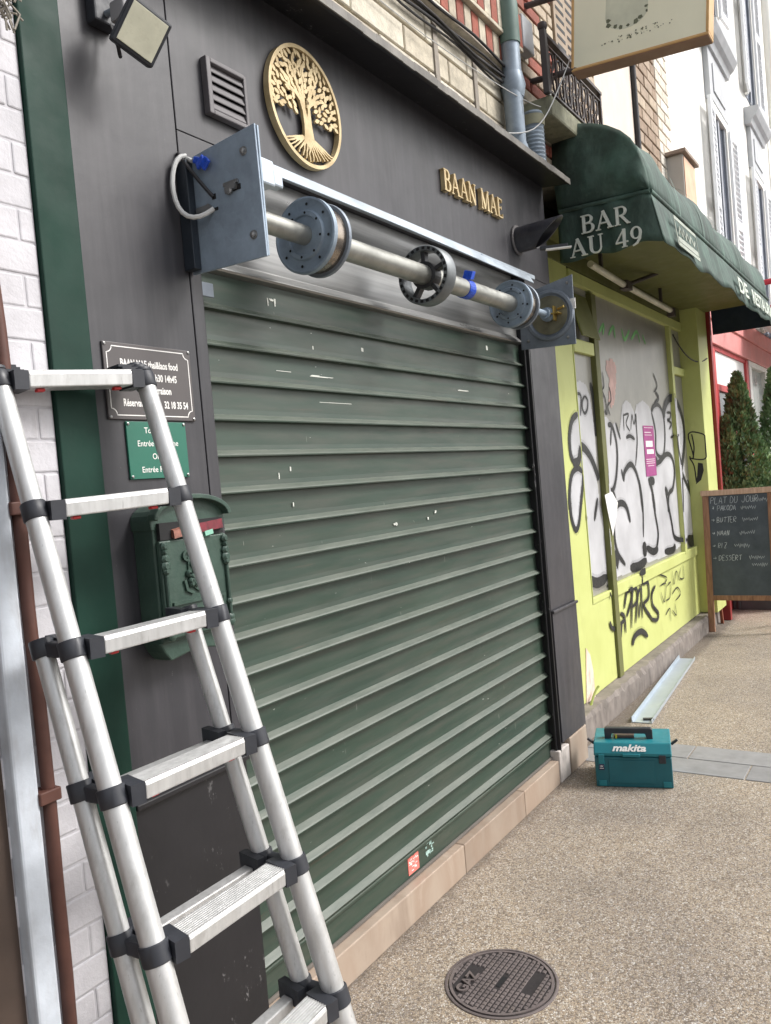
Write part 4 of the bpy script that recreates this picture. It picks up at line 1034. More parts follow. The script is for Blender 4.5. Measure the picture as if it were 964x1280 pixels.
FM = [ZA(p) for p in ((228,310),(262,305),(300,365),(315,342),(345,400),(355,300),(362,230),(385,200),(415,225),(440,290),(450,230),(490,203),(530,240),(545,280),(560,232),(590,232),(620,290),(635,230),(665,190),(700,212),(735,300),(750,420),(745,560),(760,690),(800,790),(815,913))]+\
     [ZB(p) for p in ((800,250),(775,340),(740,352),(700,412),(660,440),(640,455),(590,480),(560,490),(500,510),(480,525),(430,550),(370,580),(330,595),(305,605),(285,612),(275,380),(240,100))]
fill([[wall2(p) for p in q] for q in (F1, F1b, F1c, FM)], 'graffiti_fill', SILVERP, .009)
PK = [ZA(p) for p in ((255,0),(265,-55),(300,-60),(320,-20),(325,60),(315,200),(295,260),(275,200),(280,60))]
fill([[wall2(p) for p in PK]], 'graffiti_fill', simple('faded_pink_paint', srgb(196,160,152), .5, var=.2, vs=9, bump=0), .02)
STR = [  # (zoom frame, points, width)
 ('A',[(60,292),(25,330),(8,430),(15,540),(35,600)],.045),('A',[(30,605),(65,590),(78,520),(95,495),(125,510),(165,570),(200,660),(212,710)],.06),
 ('A',[(90,660),(60,635),(25,670),(10,760),(8,900)],.04),('B',[(8,100),(20,230),(45,305),(65,270),(78,150),(90,20)],.04),('A',[(95,660),(85,800),(75,905)],.03),
 ('A',[(66,158),(80,235),(85,305)],.022),('A',[(72,160),(100,175),(98,300)],.022),('A',[(125,175),(143,205),(140,260),(125,285),(110,255),(110,205),(125,175)],.022),
 ('B',[(115,140),(112,250)],.03),('B',[(200,110),(180,250)],.04),('B',[(145,610),(200,632),(260,595)],.07),('A',[(160,90),(180,200),(190,330),(195,430)],.05),
 ('A',[(270,360),(295,365),(320,450),(330,560),(322,700),(300,775),(265,765)],.04),('A',[(292,380),(287,490)],.03),('A',[(318,345),(350,450)],.035),
 ('A',[(440,290),(455,450),(445,620)],.025),('A',[(370,720),(375,660),(410,610),(440,640),(470,740),(490,913)],.045),('A',[(355,640),(370,710)],.03),
 ('A',[(385,440),(410,430),(440,450)],.03),('A',[(368,285),(372,395)],.018),('A',[(365,300),(400,290),(385,350),(410,400)],.018),('A',[(415,390),(422,295),(435,355),(447,290),(452,400)],.018),
 ('A',[(545,280),(570,400),(575,530),(615,560),(630,450),(620,300),(590,235),(560,240),(545,275)],.035),('A',[(575,600),(600,590),(640,545),(675,570),(690,660),(680,760),(655,800),(650,913)],.045),('A',[(560,570),(585,605)],.08),
 ('A',[(620,320),(630,240),(660,190),(700,208),(740,320),(752,450),(740,600),(725,650)],.07),('A',[(680,420),(690,520),(710,650),(720,913)],.035),('A',[(640,280),(665,285),(660,320),(645,328),(670,350),(655,388)],.022),('A',[(685,290),(692,385)],.022),('A',[(665,440),(690,425)],.025),
 ('A',[(525,700),(550,780),(570,913)],.05),('A',[(530,715),(565,715)],.07),('A',[(730,650),(760,720),(800,820),(815,913)],.05),('A',[(730,700),(745,880)],.035),('A',[(630,760),(650,800)],.06),
 ('B',[(270,70),(300,90),(310,160),(300,300),(320,440),(370,522)],.04),('B',[(305,170),(340,140),(375,165),(400,260)],.05),('B',[(455,0),(475,150),(480,350)],.03),('B',[(530,60),(550,200),(570,330),(560,420)],.04),('B',[(615,70),(650,250),(670,350),(720,370)],.045),
 ('B',[(700,80),(715,200),(720,330)],.03),('B',[(750,0),(790,150),(800,280),(785,350),(750,350)],.05),
 ('B',[(320,440),(305,540)],.12),('B',[(483,380),(492,470)],.10),('B',[(500,415),(540,440),(570,420)],.06),('B',[(400,540),(450,530),(500,492)],.07),('B',[(610,440),(660,430),(675,400)],.06),('B',[(750,365),(780,390),(800,340)],.08),('B',[(430,575),(470,555)],.05),
 ('A',[(555,30),(580,110),(560,150)],.02),('A',[(570,150),(590,190),(565,220)],.03),
 ('A',[(235,20),(245,110),(235,140),(255,200),(265,290),(250,260)],.015),('A',[(280,120),(290,200),(270,240),(285,300)],.015),
 ('B',[(255,870),(270,910),(300,915)],.03),('B',[(320,820),(345,840),(355,940)],.028),('B',[(330,860),(322,990)],.028),('B',[(300,900),(350,860)],.028),('B',[(345,790),(360,690),(385,670),(390,730),(360,840)],.028),('B',[(390,910),(395,690),(420,670),(425,740),(395,780)],.028),('B',[(415,880),(430,700),(445,670)],.028),('B',[(440,750),(435,850)],.026),('B',[(445,590),(457,850)],.03),('B',[(460,640),(490,630),(495,720),(465,770),(520,860)],.03),('B',[(535,650),(515,700),(520,770),(555,820),(545,860),(510,855)],.03),
 ('B',[(395,1015),(410,960),(450,930),(490,960)],.045),
 ('B',[(555,580),(605,600),(590,640)],.012),('B',[(565,650),(600,640),(590,750),(570,690)],.012),('B',[(610,650),(630,630),(625,720),(600,740)],.012),('B',[(640,560),(650,640),(665,560),(680,620)],.012),('B',[(690,540),(685,600),(710,600),(705,520)],.012),('B',[(640,700),(670,660),(690,700),(660,740)],.012),('B',[(600,830),(625,790),(630,870)],.012),('B',[(655,760),(665,830),(640,800)],.012),('B',[(258,640),(262,660)],.02),('B',[(256,690),(262,725)],.02)]
gb = MB()
for k, (zf, pts, wd) in enumerate(STR): stroke(gb, [(ZA if zf == 'A' else ZB)(p) for p in pts], wd, .0008+.00003*k)
gb.build('graffiti_outline', BLACKPAINT, ys)
q = N('black_overspray'); tr_ = q.n('ShaderNodeBsdfTransparent'); mx_ = q.n('ShaderNodeMixShader'); q.set(srgb(40, 40, 40), .8)
q.link(q.ramp(q.noise(160, 3, .7), [(.42, 0), (.75, .5)]), mx_.inputs[0]); q.link(tr_.outputs[0], mx_.inputs[1]); q.link(q.b.outputs[0], mx_.inputs[2]); q.link(mx_.outputs[0], q.t.nodes['Material Output'].inputs[0])
gv = MB()
for k, (zf, pts, wd) in enumerate(STR):
    if wd >= .022: stroke(gv, [(ZA if zf == 'A' else ZB)(p) for p in pts], wd*1.25+.022, .0005+.000003*k)
gv.build('graffiti_overspray', q.m, ys)
gg = MB()
for k, pts in enumerate(([(752,415),(758,405),(757,418)],[(764,418),(770,408),(772,422)],[(780,410),(784,424),(790,412)],[(792,424),(799,414),(803,428)],[(806,418),(810,430)])): stroke(gg, pts, .03, .001+.00005*k)
gg.build('graffiti_tag', simple('green_marker', srgb(110,176,104), .6, bump=0), ys)
# pieces on the end pier's side
pf = (V3((7.9415,0,0)), V3((0,-1,0)), V3((0,0,1)), V3((-1,0,0)))
pb = MB(); X2 = lambda p: (lambda v: (max(-YW+.002, min(-.032, -v.y)), v.z))(PX(*ZA(p), 7.942))
for k, pts in enumerate(([(755,430),(790,405),(875,430),(885,500),(870,575),(790,575),(765,560)],[(785,420),(800,500),(795,570)],[(770,570),(800,620),(815,720)],[(760,430),(795,550),(790,575)])):
    P = [X2(p) for p in smoothpts(pts)]; pb.ribbon([Vector(p) for p in P], .012, pf, .0, .0006+.0001*k)
pb.prism([X2(p) for p in ((825,600),(855,605),(862,650),(845,710),(812,738),(820,680))], pf, 0, .0006)
pb.build('graffiti_outline', BLACKPAINT, ys)
# poster and paper
PQ = [PY(*ZA(p), GP) for p in ((470,365),(525,368),(556,680),(505,688))]
po = thing('poster', 'narrow magenta poster with white blocks stuck on the graffitied pane', 'poster', tuple(PQ[3]))
y_ = GP-.006; xa, xb, za, zb = PQ[0].x, PQ[2].x+.02, PQ[3].z, PQ[0].z
MB().box(xa, xb, y_, y_+.001, za, zb).build('sheet', simple('magenta_paper', srgb(156,66,126), .6, var=.1, bump=0), po)
hgt = zb-za; pp_ = MB()
for (u0,u1,v0,v1) in ((.15,.8,.58,.70),(.2,.85,.44,.53),(.1,.9,.955,.965),(.1,.7,.86,.875),(.1,.8,.81,.82),(.1,.9,.33,.34),(.1,.9,.29,.30),(.1,.9,.25,.26),(.2,.8,.20,.21)): pp_.box(xa+(xb-xa)*u0, xa+(xb-xa)*u1, y_-.0008, y_-.0002, za+hgt*v0, za+hgt*v1)
pp_.build('print', WHITEP, po)
PQ = [PY(*ZB(p), YW-.02) for p in ((225,92),(268,72),(305,140),(295,230),(275,345),(243,190))]
tag(MB().prism([(p.x, p.z) for p in PQ], FRONT(0, YW-.021, 0), 0, .002).build('torn_paper', WHITEP), 'torn white paper strip hanging on the graffitied mullion', 'paper')

# ================================================================== GREEN AWNING
aw = thing('green_awning', 'weathered green canvas awning with white BAR AU 49 lettering on its side', 'awning', (6.4, 0, 2.77))
AX0, AX1 = 4.46, 8.42
prof = [(.0,3.53),(-.12,3.512),(-.23,3.48),(-.31,3.445),(-.38,3.395),(-.43,3.34),(-.462,3.28),(-.482,3.22),(-.496,3.16),(-.505,3.10),(-.508,3.04)]
b = MB(); nx = 40
for i in range(nx+1):
    x = AX0+(AX1-AX0)*i/nx
    for j, (yy, z2) in enumerate(prof):
        s_ = math.sin(math.pi*j/(len(prof)-1)); b.v.append((x, yy+s_*(.012*math.sin(x*5)+.006*math.sin(x*17+j)), z2-s_*(.020*abs(math.sin(x*2.6))+.005*math.sin(x*13+j*.9))))
m_ = len(prof)
for i in range(nx):
    for j in range(m_-1): b.f.append((i*m_+j, (i+1)*m_+j, (i+1)*m_+j+1, i*m_+j+1))
o = b.build('canopy_cover', AWN, aw, smooth=True)
sd = o.modifiers.new('thick', 'SOLIDIFY'); sd.thickness = .004
for xs in (5.1, 5.75, 6.4, 7.05, 7.7):
    sb = MB()
    for j, (yy, z2) in enumerate(prof):
        for dx in (-.007, .007): sb.v.append((xs+dx, yy-.010, z2+.006))
    for j in range(m_-1): sb.f.append((2*j, 2*j+1, 2*j+3, 2*j+2))
    sb.build('seam', simple('pale_seam_tape', srgb(96, 122, 110), .7), aw, smooth=True)
# ends of the dome
def dome_end(x, name, mat, th):
    b = MB(); n = 10
    prs = prof; c = (-.15, 3.2)
    # gathered, wrinkled end: rings from rim to the side bar
    rows = 14
    for r in range(rows+1):
        t = r/rows
        for j, (yy, z2) in enumerate(prs):
            k = j/(m_-1); by, bz = -.508*k, 3.05
            b.v.append((x-math.sin(math.pi*t)*(.026+.012*math.sin(9*k+4*t)+.008*math.sin(21*k-6*t)), yy+(by-yy)*t, z2+(bz-z2)*t))
    for r in range(rows):
        for j in range(m_-1): b.f.append((r*m_+j, r*m_+j+1, (r+1)*m_+j+1, (r+1)*m_+j))
    o = b.build(name, mat, aw, smooth=True); s = o.modifiers.new('thick', 'SOLIDIFY'); s.thickness = th
dome_end(AX0, 'side_cover', AWN, .003)
NAVY = simple('dark_navy_canvas', srgb(30,42,58), .8, var=.15, vs=6)
MB().prism([(-.01,2.79)]+[(y_, z_) for y_, z_ in prof]+[(-.545,2.785)], (V3((AX1,0,0)), V3((0,1,0)), V3((0,0,1)), V3((1,0,0))), 0, .004).build('end_panel', NAVY, aw)
MB().tube([(AX0-.012,-.012,3.05),(AX0-.012,-.512,3.033)], .013, 10).build('side_bar', AWN, aw, smooth=True)
MB().tube([(AX0-.012,-.512,3.033),(AX1,-.512,3.033)], .015, 10).build('front_bar', AWN, aw, smooth=True)
def valance(n_, f, name, mat, rows=6):
    b = MB()
    for i in range(n_+1):
        for j in range(rows+1): b.v.append(tuple(f(i/n_, j/rows)))
    for i in range(n_):
        for j in range(rows): b.f.append((i*(rows+1)+j, (i+1)*(rows+1)+j, (i+1)*(rows+1)+j+1, i*(rows+1)+j+1))
    o = b.build(name, mat, aw, smooth=True); s = o.modifiers.new('thick', 'SOLIDIFY'); s.thickness = .003; return o
sv = lambda u, v: V3((AX0-.014-.012*v*math.sin(u*9+1)-.004*math.sin(u*23), -.0-.512*u-.06*u*v, 3.035-v*(.27+.010*math.sin(u*14)-.004*u)))
valance(26, sv, 'side_valance', AWN)
fvf = lambda u, v: V3((AX0-.014+(AX1-AX0+.014)*u, -.514-.05*v-(.010*math.sin(u*17)+.008*math.sin(u*43+1))*v, 3.03-v*(.262+.010*math.sin(u*9+1)+.008*math.sin(u*31+2)+.004*math.sin(u*83))))
valance(120, fvf, 'front_valance', AWN)
# lettering on the side valance
FA = (V3((AX0-.034,0,0)), V3((0,-1,0)), V3((0,0,1)), V3((-1,0,0)))
lb = MB()
def side_text(s_, pa, pb, hh):
    a = PX(*pa, AX0-.034); b_ = PX(*pb, AX0-.034); adv = [serif(c)[0]+.04 for c in s_]; tot = sum(adv)*hh; sx = ((a.y-b_.y))/tot
    x = 0
    for c, ad in zip(s_, adv):
        t_ = x/tot; serif_text(lb, c, (V3((AX0-.034, a.y-x*sx, a.z+(b_.z-a.z)*t_)),)+FA[1:], hh, -.012, .0005, sx=sx); x += ad*hh
side_text('BAR', (726,293), (789,278), .098); side_text('AU 49', (713,323), (806,304), .098)
lb.build('lettering', simple('worn_white_print', srgb(212,216,206), .7, var=.12, vs=20, bump=0), aw)
fb_ = MB(); FW = lambda x, z: (V3((x, -.58, z)), V3((1,0,0)), V3((0,.12,1)).normalized(), V3((0,-1,0)))
for (u0, u1, s_) in ((6.55, 6.95, 'DE'), (7.15, 8.35, 'RESTAURAN')):
    fb_ = MB(); text(fb_, s_, FW(u0, 2.815), .16, -.004, .001, bold=.004, sx=(u1-u0)/(.16*.62*len(s_)))
    tag(fb_.build('front_lettering', simple('worn_white_print_front', srgb(196,204,192), .7, bump=0), aw), kind='stuff')
lgo = MB(); O_ = FW(4.72, 2.80)
lgo.ribbon([(0,0),(.52,0),(.52,.15),(0,.15),(0,-.005)], .022, O_, -.002, .001); lgo.ribbon([(.02,.03),(.5,.03)], .03, O_, -.002, .0012); text(lgo, 'Ichthus', (O_[0]+O_[1]*.06+O_[2]*.06,)+O_[1:], .08, -.002, .0014, bold=.002, sx=1.1) if False else lgo.ribbon([(.06,.06),(.1,.11),(.14,.06),(.18,.115),(.22,.06),(.27,.11),(.31,.06),(.36,.11),(.42,.065),(.46,.1)], .016, O_, -.002, .0014)
lgo.build('front_logo', simple('worn_cream_print', srgb(158,164,152), .7, bump=0), aw)

# ================================================================== UPPER BRICK BUILDING
bb = thing('brick_building', 'old brick and limestone building above the dark restaurant front', 'building', (4.0, .2, 3.15))
MB().box(-1.2, 6.19, .022, .6, 3.21, 9).build('wall_core', MORTAR, bb)
def brickwall(x0, x1, z0, z1, bl, bh, j, mat, y0=.002, lim=999, skip=None, bev=.004):
    n = 0; r = 0; z = z0
    shared = {}
    while z+bh <= z1+.001:
        x = x0-(bl/2 if r % 2 else 0)
        while x < x1:
            xa, xb = max(x, x0), min(x+bl, x1)
            if xb-xa > .03 and not (skip and skip((xa+xb)/2, z+bh/2)):
                key = round(xb-xa, 3)
                if key not in shared: shared[key] = MB().box(0, xb-xa, 0, .03, 0, bh).mesh('brick', mat)
                link('brick', shared[key], bb, loc=(xa, y0+random.uniform(-.003,.003), z), bevel=bev, seg=1); n += 1
            x += bl+j
        z += bh+j; r += 1
    return n
random.seed(31)
brickwall(1.2, 3.92, 3.212, 3.56, .36, .105, .010, STONE, y0=-.004)
for x in (2.32, 3.10, 3.47): MB().box(x, x+.035, -.012, .02, 3.212, 3.56).build('mortar_band', MORTAR, bb)
# stepped soldier courses
for k in range(22):
    x = 2.35+k*.074
    MB().box(x, x+.066, -.030, .03, 3.625, 3.735).build('brick', REDBR if k % 2 else CREAMBR, bb, bevel=.004)
    MB().box(x+.03, x+.096, -.052, .03, 3.765, 3.93).build('brick', REDBR if k % 2 else CREAMBR, bb, bevel=.004)
MB().box(2.3, 3.99, -.034, .03, 3.598, 3.618).build('string_course', STONE, bb, bevel=.003)
MB().box(2.3, 3.99, -.056, .03, 3.74, 3.76).build('string_course', STONE, bb, bevel=.003)
brickwall(2.3, 3.99, 3.94, 4.5, .21, .058, .011, BRICKC)
brickwall(4.0, 4.60, 3.212, 4.75, .20, .060, .011, BRICKC)
brickwall(4.98, 5.28, 3.5, 4.9, .21, .064, .012, BRICKT, y0=-.01)
MB().box(4.02, 4.16, -.05, .02, 3.79, 3.96).build('stone_block', GREYTRIM, bb, bevel=.006)
ls = MB().box(4.61, 4.97, -.012, .02, 3.56, 4.95).build('window_shutter', simple('brown_louvre', srgb(150,132,112), .7), bb, bevel=.003)
for k in range(24):
    for xo in (4.64, 4.81): MB().box(xo, xo+.13, -.0135, -.0125, 3.62+k*.054, 3.64+k*.054).build('louvre_gap', DARK, ls)
MB().box(5.29, 6.17, -.004, .02, 3.212, 6).build('render_panel', BEIGEW, bb)
MB().tube([(6.19,-.02,3.3),(6.19,-.02,6.5)], .022, 10).build('pipe', CABLE, bb, smooth=True)
qb = thing('quoin_pier', 'tan brick pier between the beige wall and the white building', 'wall', (6.8, .1, 3.3))
bb_old = bb; bb = qb
MB().box(6.225, 7.36, .022, .6, 3.21, 9).build('wall_core', MORTAR, qb)
brickwall(6.23, 6.92, 3.45, 5.4, .215, .085, .012, BRICKT, y0=.0)
pale = m_brick('pale_washed_brick', [(0, srgb(224,212,196)), (.5, srgb(232,224,212))])
brickwall(6.932, 7.35, 3.45, 5.4, .215, .085, .012, pale, y0=.0)
bb = bb_old
# balcony
bc = thing('balcony', 'small wrought iron balcony railing on a mossy stone slab above the awning', 'balcony', (4.45, -.1, 3.45))
MB().box(4.08, 4.98, -.15, .02, 3.43, 3.535).build('stone_slab', simple('mossy_stone', srgb(128,128,108), .9, var=.3, vs=14, bump=.6, bs=50, grime=.5), bc, bevel=.012)
ry = -.135
MB().box(4.055, 4.087, ry-.016, ry+.016, 3.536, 3.86).build('post', simple('white_black_post', srgb(70,66,66), .6), bc, bevel=.003)
MB().lathe((4.071, ry, 3.86), (0,0,1), [(0,.02),(.012,.026),(.03,.024),(.04,.01)], 14).build('finial', IRON, bc, smooth=True)
MB().box(4.088, 4.11, ry-.006, ry+.006, 3.536, 3.84).build('pale_bar', WHITEP, bc)
MB().box(4.087, 4.95, ry-.014, ry+.014, 3.83, 3.848).build('top_rail', IRON, bc); MB().box(4.087, 4.95, ry-.008, ry+.008, 3.79, 3.797).build('rail', IRON, bc); MB().box(4.087, 4.95, ry-.008, ry+.008, 3.555, 3.565).build('rail', IRON, bc)
MB().box(4.93, 4.95, ry-.01, ry+.01, 3.536, 3.83).build('post', IRON, bc)
for k in range(8):
    x = 4.16+k*.1; s = MB(); fr = FRONT(x, ry, 3.68)
    s.ribbon(arc(0,.05,.028,.045,-90,240,14), .007, fr, -.004, .004); s.ribbon(arc(.03,-.055,.026,.042,90,420,14), .007, fr, -.0045, .0045); s.ribbon([(-.04,-.115),(-.04,.11)], .008, fr, -.005, .005); s.ribbon([(-.035,-.1),(.0,.0),(.035,.1)], .006, fr, -.0035, .0035)
    s.build('scroll', IRON, bc)
# downpipe
dp = thing('downpipe', 'grey zinc downpipe with collar dropping behind the canopy edge', 'pipe', (3.79, -.06, 3.15))
MB().tube([(3.80,-.062,5),(3.80,-.062,3.55),(3.79,-.062,3.45),(3.79,-.062,3.22),(3.81,-.07,3.17)], .047, 18).build('pipe', PIPEG, dp, smooth=True)
MB().tube([(3.80,-.062,3.56),(3.80,-.062,3.50),(3.80,-.062,3.44)], [.05,.062,.05], 18).build('collar', PIPEG, dp, smooth=True)
MB().tube([(3.80,-.062,3.90),(3.80,-.062,3.70)], .052, 18).build('green_sleeve', simple('faded_green_sleeve', srgb(96,120,112), .6), dp, smooth=True)
tp = thing('ribbed_duct', 'short ribbed pale metal duct beside the downpipe at the canopy end', 'duct', (4.0, -.07, 3.15))
b = MB(); pr3 = []
for k in range(14): pr3 += [(k*.02,.056),(k*.02+.01,.052)]
b.lathe((4.0,-.07,3.16), (0,0,1), pr3, 18); b.build('duct', PIPEG, tp, smooth=True)
MB().lathe((4.0,-.07,3.36), (0,0,1), [(0,.06),(.05,.062),(.055,.05)], 18).build('cap', simple('mossy_cap', srgb(140,138,116), .8, var=.3), tp, smooth=True)
cb = thing('facade_cables', 'bundle of black cables running along the stone wall under the red bricks', 'cables', (3.0, -.03, 3.5))
random.seed(4)
for k in range(6):
    pts = [V3((1.4+.12*i, -.024-.010*(k % 3), 3.50+.013*k+.012*math.sin(i*.9+k)+(.03 if k == 5 else 0))) for i in range(21)]
    MB().tube(pts, .005+.0015*(k % 2), 7).build('cable', CABLE, cb, smooth=True)
MB().tube(bez([(2.4,-.02,3.44),(3.0,-.03,3.40),(3.4,-.03,3.46),(3.78,-.11,3.40),(4.0,-.12,3.45)]), .0022, 6).build('cable', WIREW, cb, smooth=True)
MB().tube(bez([(3.55,-.05,3.2),(3.75,-.115,3.24),(3.86,-.11,3.27),(4.0,-.15,3.30),(4.06,-.16,3.52),(4.2,-.17,3.62),(4.3,-.2,3.8)]), .0032, 6).build('cable', WIREW, cb, smooth=True)

# ================================================================== PROJECTING SIGN BOX
sg = thing('projecting_sign', 'faded cream box sign with orange frame hanging over the awning', 'sign', (4.25, -.2, 3.66))
XS = 4.25
Pbl, Pbr, Ptl = PX(714,90,XS), PX(886,42,XS), PX(703,0,XS)
ev = (Pbr-Pbl).normalized(); eu = (Ptl-Pbl).normalized(); eu = (eu-ev*eu.dot(ev)).normalized(); wid = (Pbr-Pbl).length
OR_ = simple('orange_faded_frame', srgb(206,166,110), .5, var=.12, vs=6)
ex_ = V3((1,0,0)); Ht = .62; TH = .11
FS = (Pbl, ev, eu, -ex_)
MB().prism([(.012,.012),(wid-.012,.012),(wid-.012,Ht-.012),(.012,Ht-.012)], FS, -.012, -.004).build('face', simple('faded_cream_sign', srgb(240,240,216), .45, var=.04, vs=3, grime=.1, grimec=srgb(190,190,160)), sg)
MB().prism([(.012,.012),(wid-.012,.012),(wid-.012,Ht-.012),(.012,Ht-.012)], FS, -TH+.004, -TH+.012).build('face', simple('faded_cream_sign_rear', srgb(226,226,196), .45), sg)
b = MB()
for (x0,x1,z0,z1) in ((0,wid,0,.014),(0,wid,Ht-.014,Ht),(0,.014,.0142,Ht-.0142),(wid-.014,wid,.0142,Ht-.0142)): b.prism([(x0,z0),(x1,z0),(x1,z1),(x0,z1)], FS, -TH, 0)
b.build('frame', OR_, sg, bevel=.003)
MB().prism([(.004,-.004),(wid-.004,-.004),(wid-.004,-.0005),(.004,-.0005)], FS, -TH+.004, -.004).build('underside', simple('brown_underside', srgb(150,118,98), .7, var=.1, vs=8), sg)
# faded print
pm = MB(); random.seed(13)
for k in range(60):
    t_ = random.random(); x = .40*wid+.27*wid*(t_-.5)*1.2+.0*k; z = .155+.012*math.cos(k)+.035*t_; r = random.uniform(.003,.010)
    if k < 9:
        a = R_(195+160*k/8); q0 = .112 if k % 2 else .098; x = .42*wid+q0*math.cos(a); z = .215+.072*math.sin(a)+.02*(x/wid); r = random.uniform(.007,.017)
    else:
        x = wid*random.gauss(.50,.12); z = .07+.03*random.random()+.04*(x/wid); r = random.uniform(.0015,.005)
    pm.prism([(x+r*math.cos(q*1.26+k)*random.uniform(.6,1.3), z+r*math.sin(q*1.26+k)*random.uniform(.6,1.2)) for q in range(5)], FS, -.0038+.00002*k, -.003+.00002*k)
pm.build('faded_print', simple('worn_dark_print', srgb(104,110,88), .6, var=.3, vs=40, bump=0), sg)
ball = MB(); ball.prism([(.42*wid+.108*math.cos(R_(a)), .215+.075*math.sin(R_(a))) for a in range(180, 361, 15)]+[(.42*wid+.1,.5),(.42*wid-.1,.5)], FS, -.0042, -.0039); ball.build('faded_print_ground', simple('worn_pale_print', srgb(206,210,190), .6, bump=0), sg)
MB().tube([(4.22,.02,3.70), (XS+.02,-.24,3.698)], .016, 10).build('wall_arm', IRON, sg, smooth=True)
MB().tube([(4.22,.02,4.10), (XS+.02,-.24,4.10)], .016, 10).build('wall_arm', IRON, sg, smooth=True)

# ================================================================== WHITE BUILDING
wb = thing('white_building', 'bright white rendered building with open shutters beyond the awning', 'building', (11, .05, 3.2))
MB().box(7.37, 30, .05, .8, 3.21, 14).build('wall', WHITEW, wb)
def window(x0, x1, z0, z1, hood=True, left=True, right=True, tilt=.0):
    f_ = MB(); t_ = .09
    f_.box(x0-t_, x0, .0, .049, z0, z1+t_).box(x1, x1+t_, .0, .049, z0, z1+t_).box(x0, x1, .0, .049, z1, z1+t_)
    wn = f_.build('window', WHITEW, wb, bevel=.006)
    MB().box(x0, x1, .040, .0485, z0, z1).build('pane', GLASSD, wn)
    fr_ = MB(); xm = (x0+x1)/2; fr_.box(xm-.04, xm+.04, .02, .039, z0, z1).box(x0, x0+.05, .02, .039, z0, z1).box(x1-.05, x1, .02, .039, z0, z1); fr_.build('sash', simple('grey_sash', srgb(150,154,162), .5), wn)
    if hood:
        MB().box(x0-.12, x1+.12, -.005, .049, z1+t_+.002, z1+.62).build('frieze_panel', GREYTRIM, wn, bevel=.004)
        MB().box(x0+.05, x1-.05, -.018, -.0055, z1+.2, z1+.5).build('panel_moulding', GREYTRIM, wn, bevel=.01)
        h = MB(); h.prism([(.049,.0),(-.03,.0),(-.05,.06),(-.09,.09),(-.13,.16),(-.13,.2),(.049,.22)], (V3((x0-.22,0,z1+.62)), V3((0,1,0)), V3((0,0,1)), V3((1,0,0))), 0, x1-x0+.44); h.build('hood', GREYTRIM, wn)
    for s_, on in ((-1, left), (1, right)):
        if not on: continue
        hx = x0-.06 if s_ < 0 else x1+.06; w2 = (x1-x0)/2*.98
        d = V3((s_*math.cos(tilt), -math.sin(tilt), 0)); nn = V3((-d.y, d.x, 0)); c = V3((hx, -.012, 0))
        sh2 = MB()
        for (u0, u1) in ((0,.06),(w2-.06,w2)): sh2.obox(c+d*(u0+u1)/2+V3((0,0,(z0+z1)/2)), d*(u1-u0)/2, nn*.016, V3((0,0,(z1-z0)/2)))
        for (v0, v1) in ((z0,z0+.09),((z0+z1)/2-.05,(z0+z1)/2+.05),(z1-.09,z1)): sh2.obox(c+d*w2/2+V3((0,0,(v0+v1)/2)), d*(w2/2-.0605), nn*.015, V3((0,0,(v1-v0)/2)))
        so_ = sh2.build('shutter', WSHUT, wn)
        z = z0+.12; lm = None
        while z < z1-.12:
            if abs(z-(z0+z1)/2) > .07:
                if lm is None: lm = MB().obox((0,0,0), d*(w2/2-.061), nn*.012+V3((0,0,-.012)), nn*.003+V3((0,0,.006))).mesh('louvre', WSHUT)
                link('louvre', lm, so_, loc=c+d*w2/2+V3((0,0,z)))
            z += .062
window(9.35, 10.05, 3.2, 5.28, tilt=.07)
window(11.95, 12.65, 3.2, 5.28, tilt=.07)
window(14.7, 15.4, 3.2, 5.28, tilt=.07)
window(9.35, 10.05, 6.55, 8.5, hood=False, tilt=.07); window(11.95, 12.65, 6.35, 8.5, hood=False, tilt=.07); window(14.7, 15.4, 6.35, 8.5, hood=False, tilt=.07)
MB().tube([(13.9,-.04,3.2),(13.9,-.04,12)], .06, 10).build('rain_pipe', WHITEW, wb, smooth=True)
ab = thing('meter_box', 'small grey and orange box with flat lid fixed above the awning on the white building', 'box', (7.35, -.05, 3.6))
MB().box(7.10, 7.52, -.13, .02, 3.35, 4.12).build('body', simple('pale_grey_box', srgb(188,182,176), .6, var=.08), ab, bevel=.006)
MB().box(7.112, 7.508, -.138, -.1305, 3.36, 4.10).build('door', simple('peach_door', srgb(222,180,148), .55), ab, bevel=.004)
MB().box(7.06, 7.56, -.165, .02, 4.1205, 4.15).build('lid', simple('brown_lid', srgb(150,132,120), .7), ab, bevel=.004)

# ================================================================== RED RESTAURANT
rs = thing('red_restaurant', 'faded red restaurant front with white transom pane beyond the yellow bar', 'shopfront', (11, .1, 0))
RY = .1
MB().box(8.36, 30, RY+.06, .8, 0, 3.2).build('backing_wall', DARK, rs)
MB().box(8.36, 8.43, .0, RY+.055, 0, 3.2).build('edge_post', simple('dark_red_post', srgb(140,40,40), .5), rs, bevel=.004)
MB().box(8.432, 9.05, RY, RY+.055, 0, 2.76).build('pier', REDSHOP, rs, bevel=.004)
MB().box(8.432, 20, RY-.03, RY+.055, 2.77, 3.0).build('fascia', PINK, rs, bevel=.006); MB().box(8.432, 20, RY-.05, RY+.055, 3.003, 3.2).build('fascia_board', PINK, rs, bevel=.006)
MB().box(9.06, 10.80, RY+.0, RY+.055, 2.30, 2.37).build('transom_bar', REDSHOP, rs, bevel=.004)
MB().box(10.81, 10.95, RY-.01, RY+.055, 0, 2.76).build('mullion', REDSHOP, rs, bevel=.004)
MB().box(9.06, 10.80, RY+.02, RY+.03, 2.372, 2.72).build('transom_pane', simple('milky_pane', srgb(246,246,244), .7, var=.02, bump=0), rs)
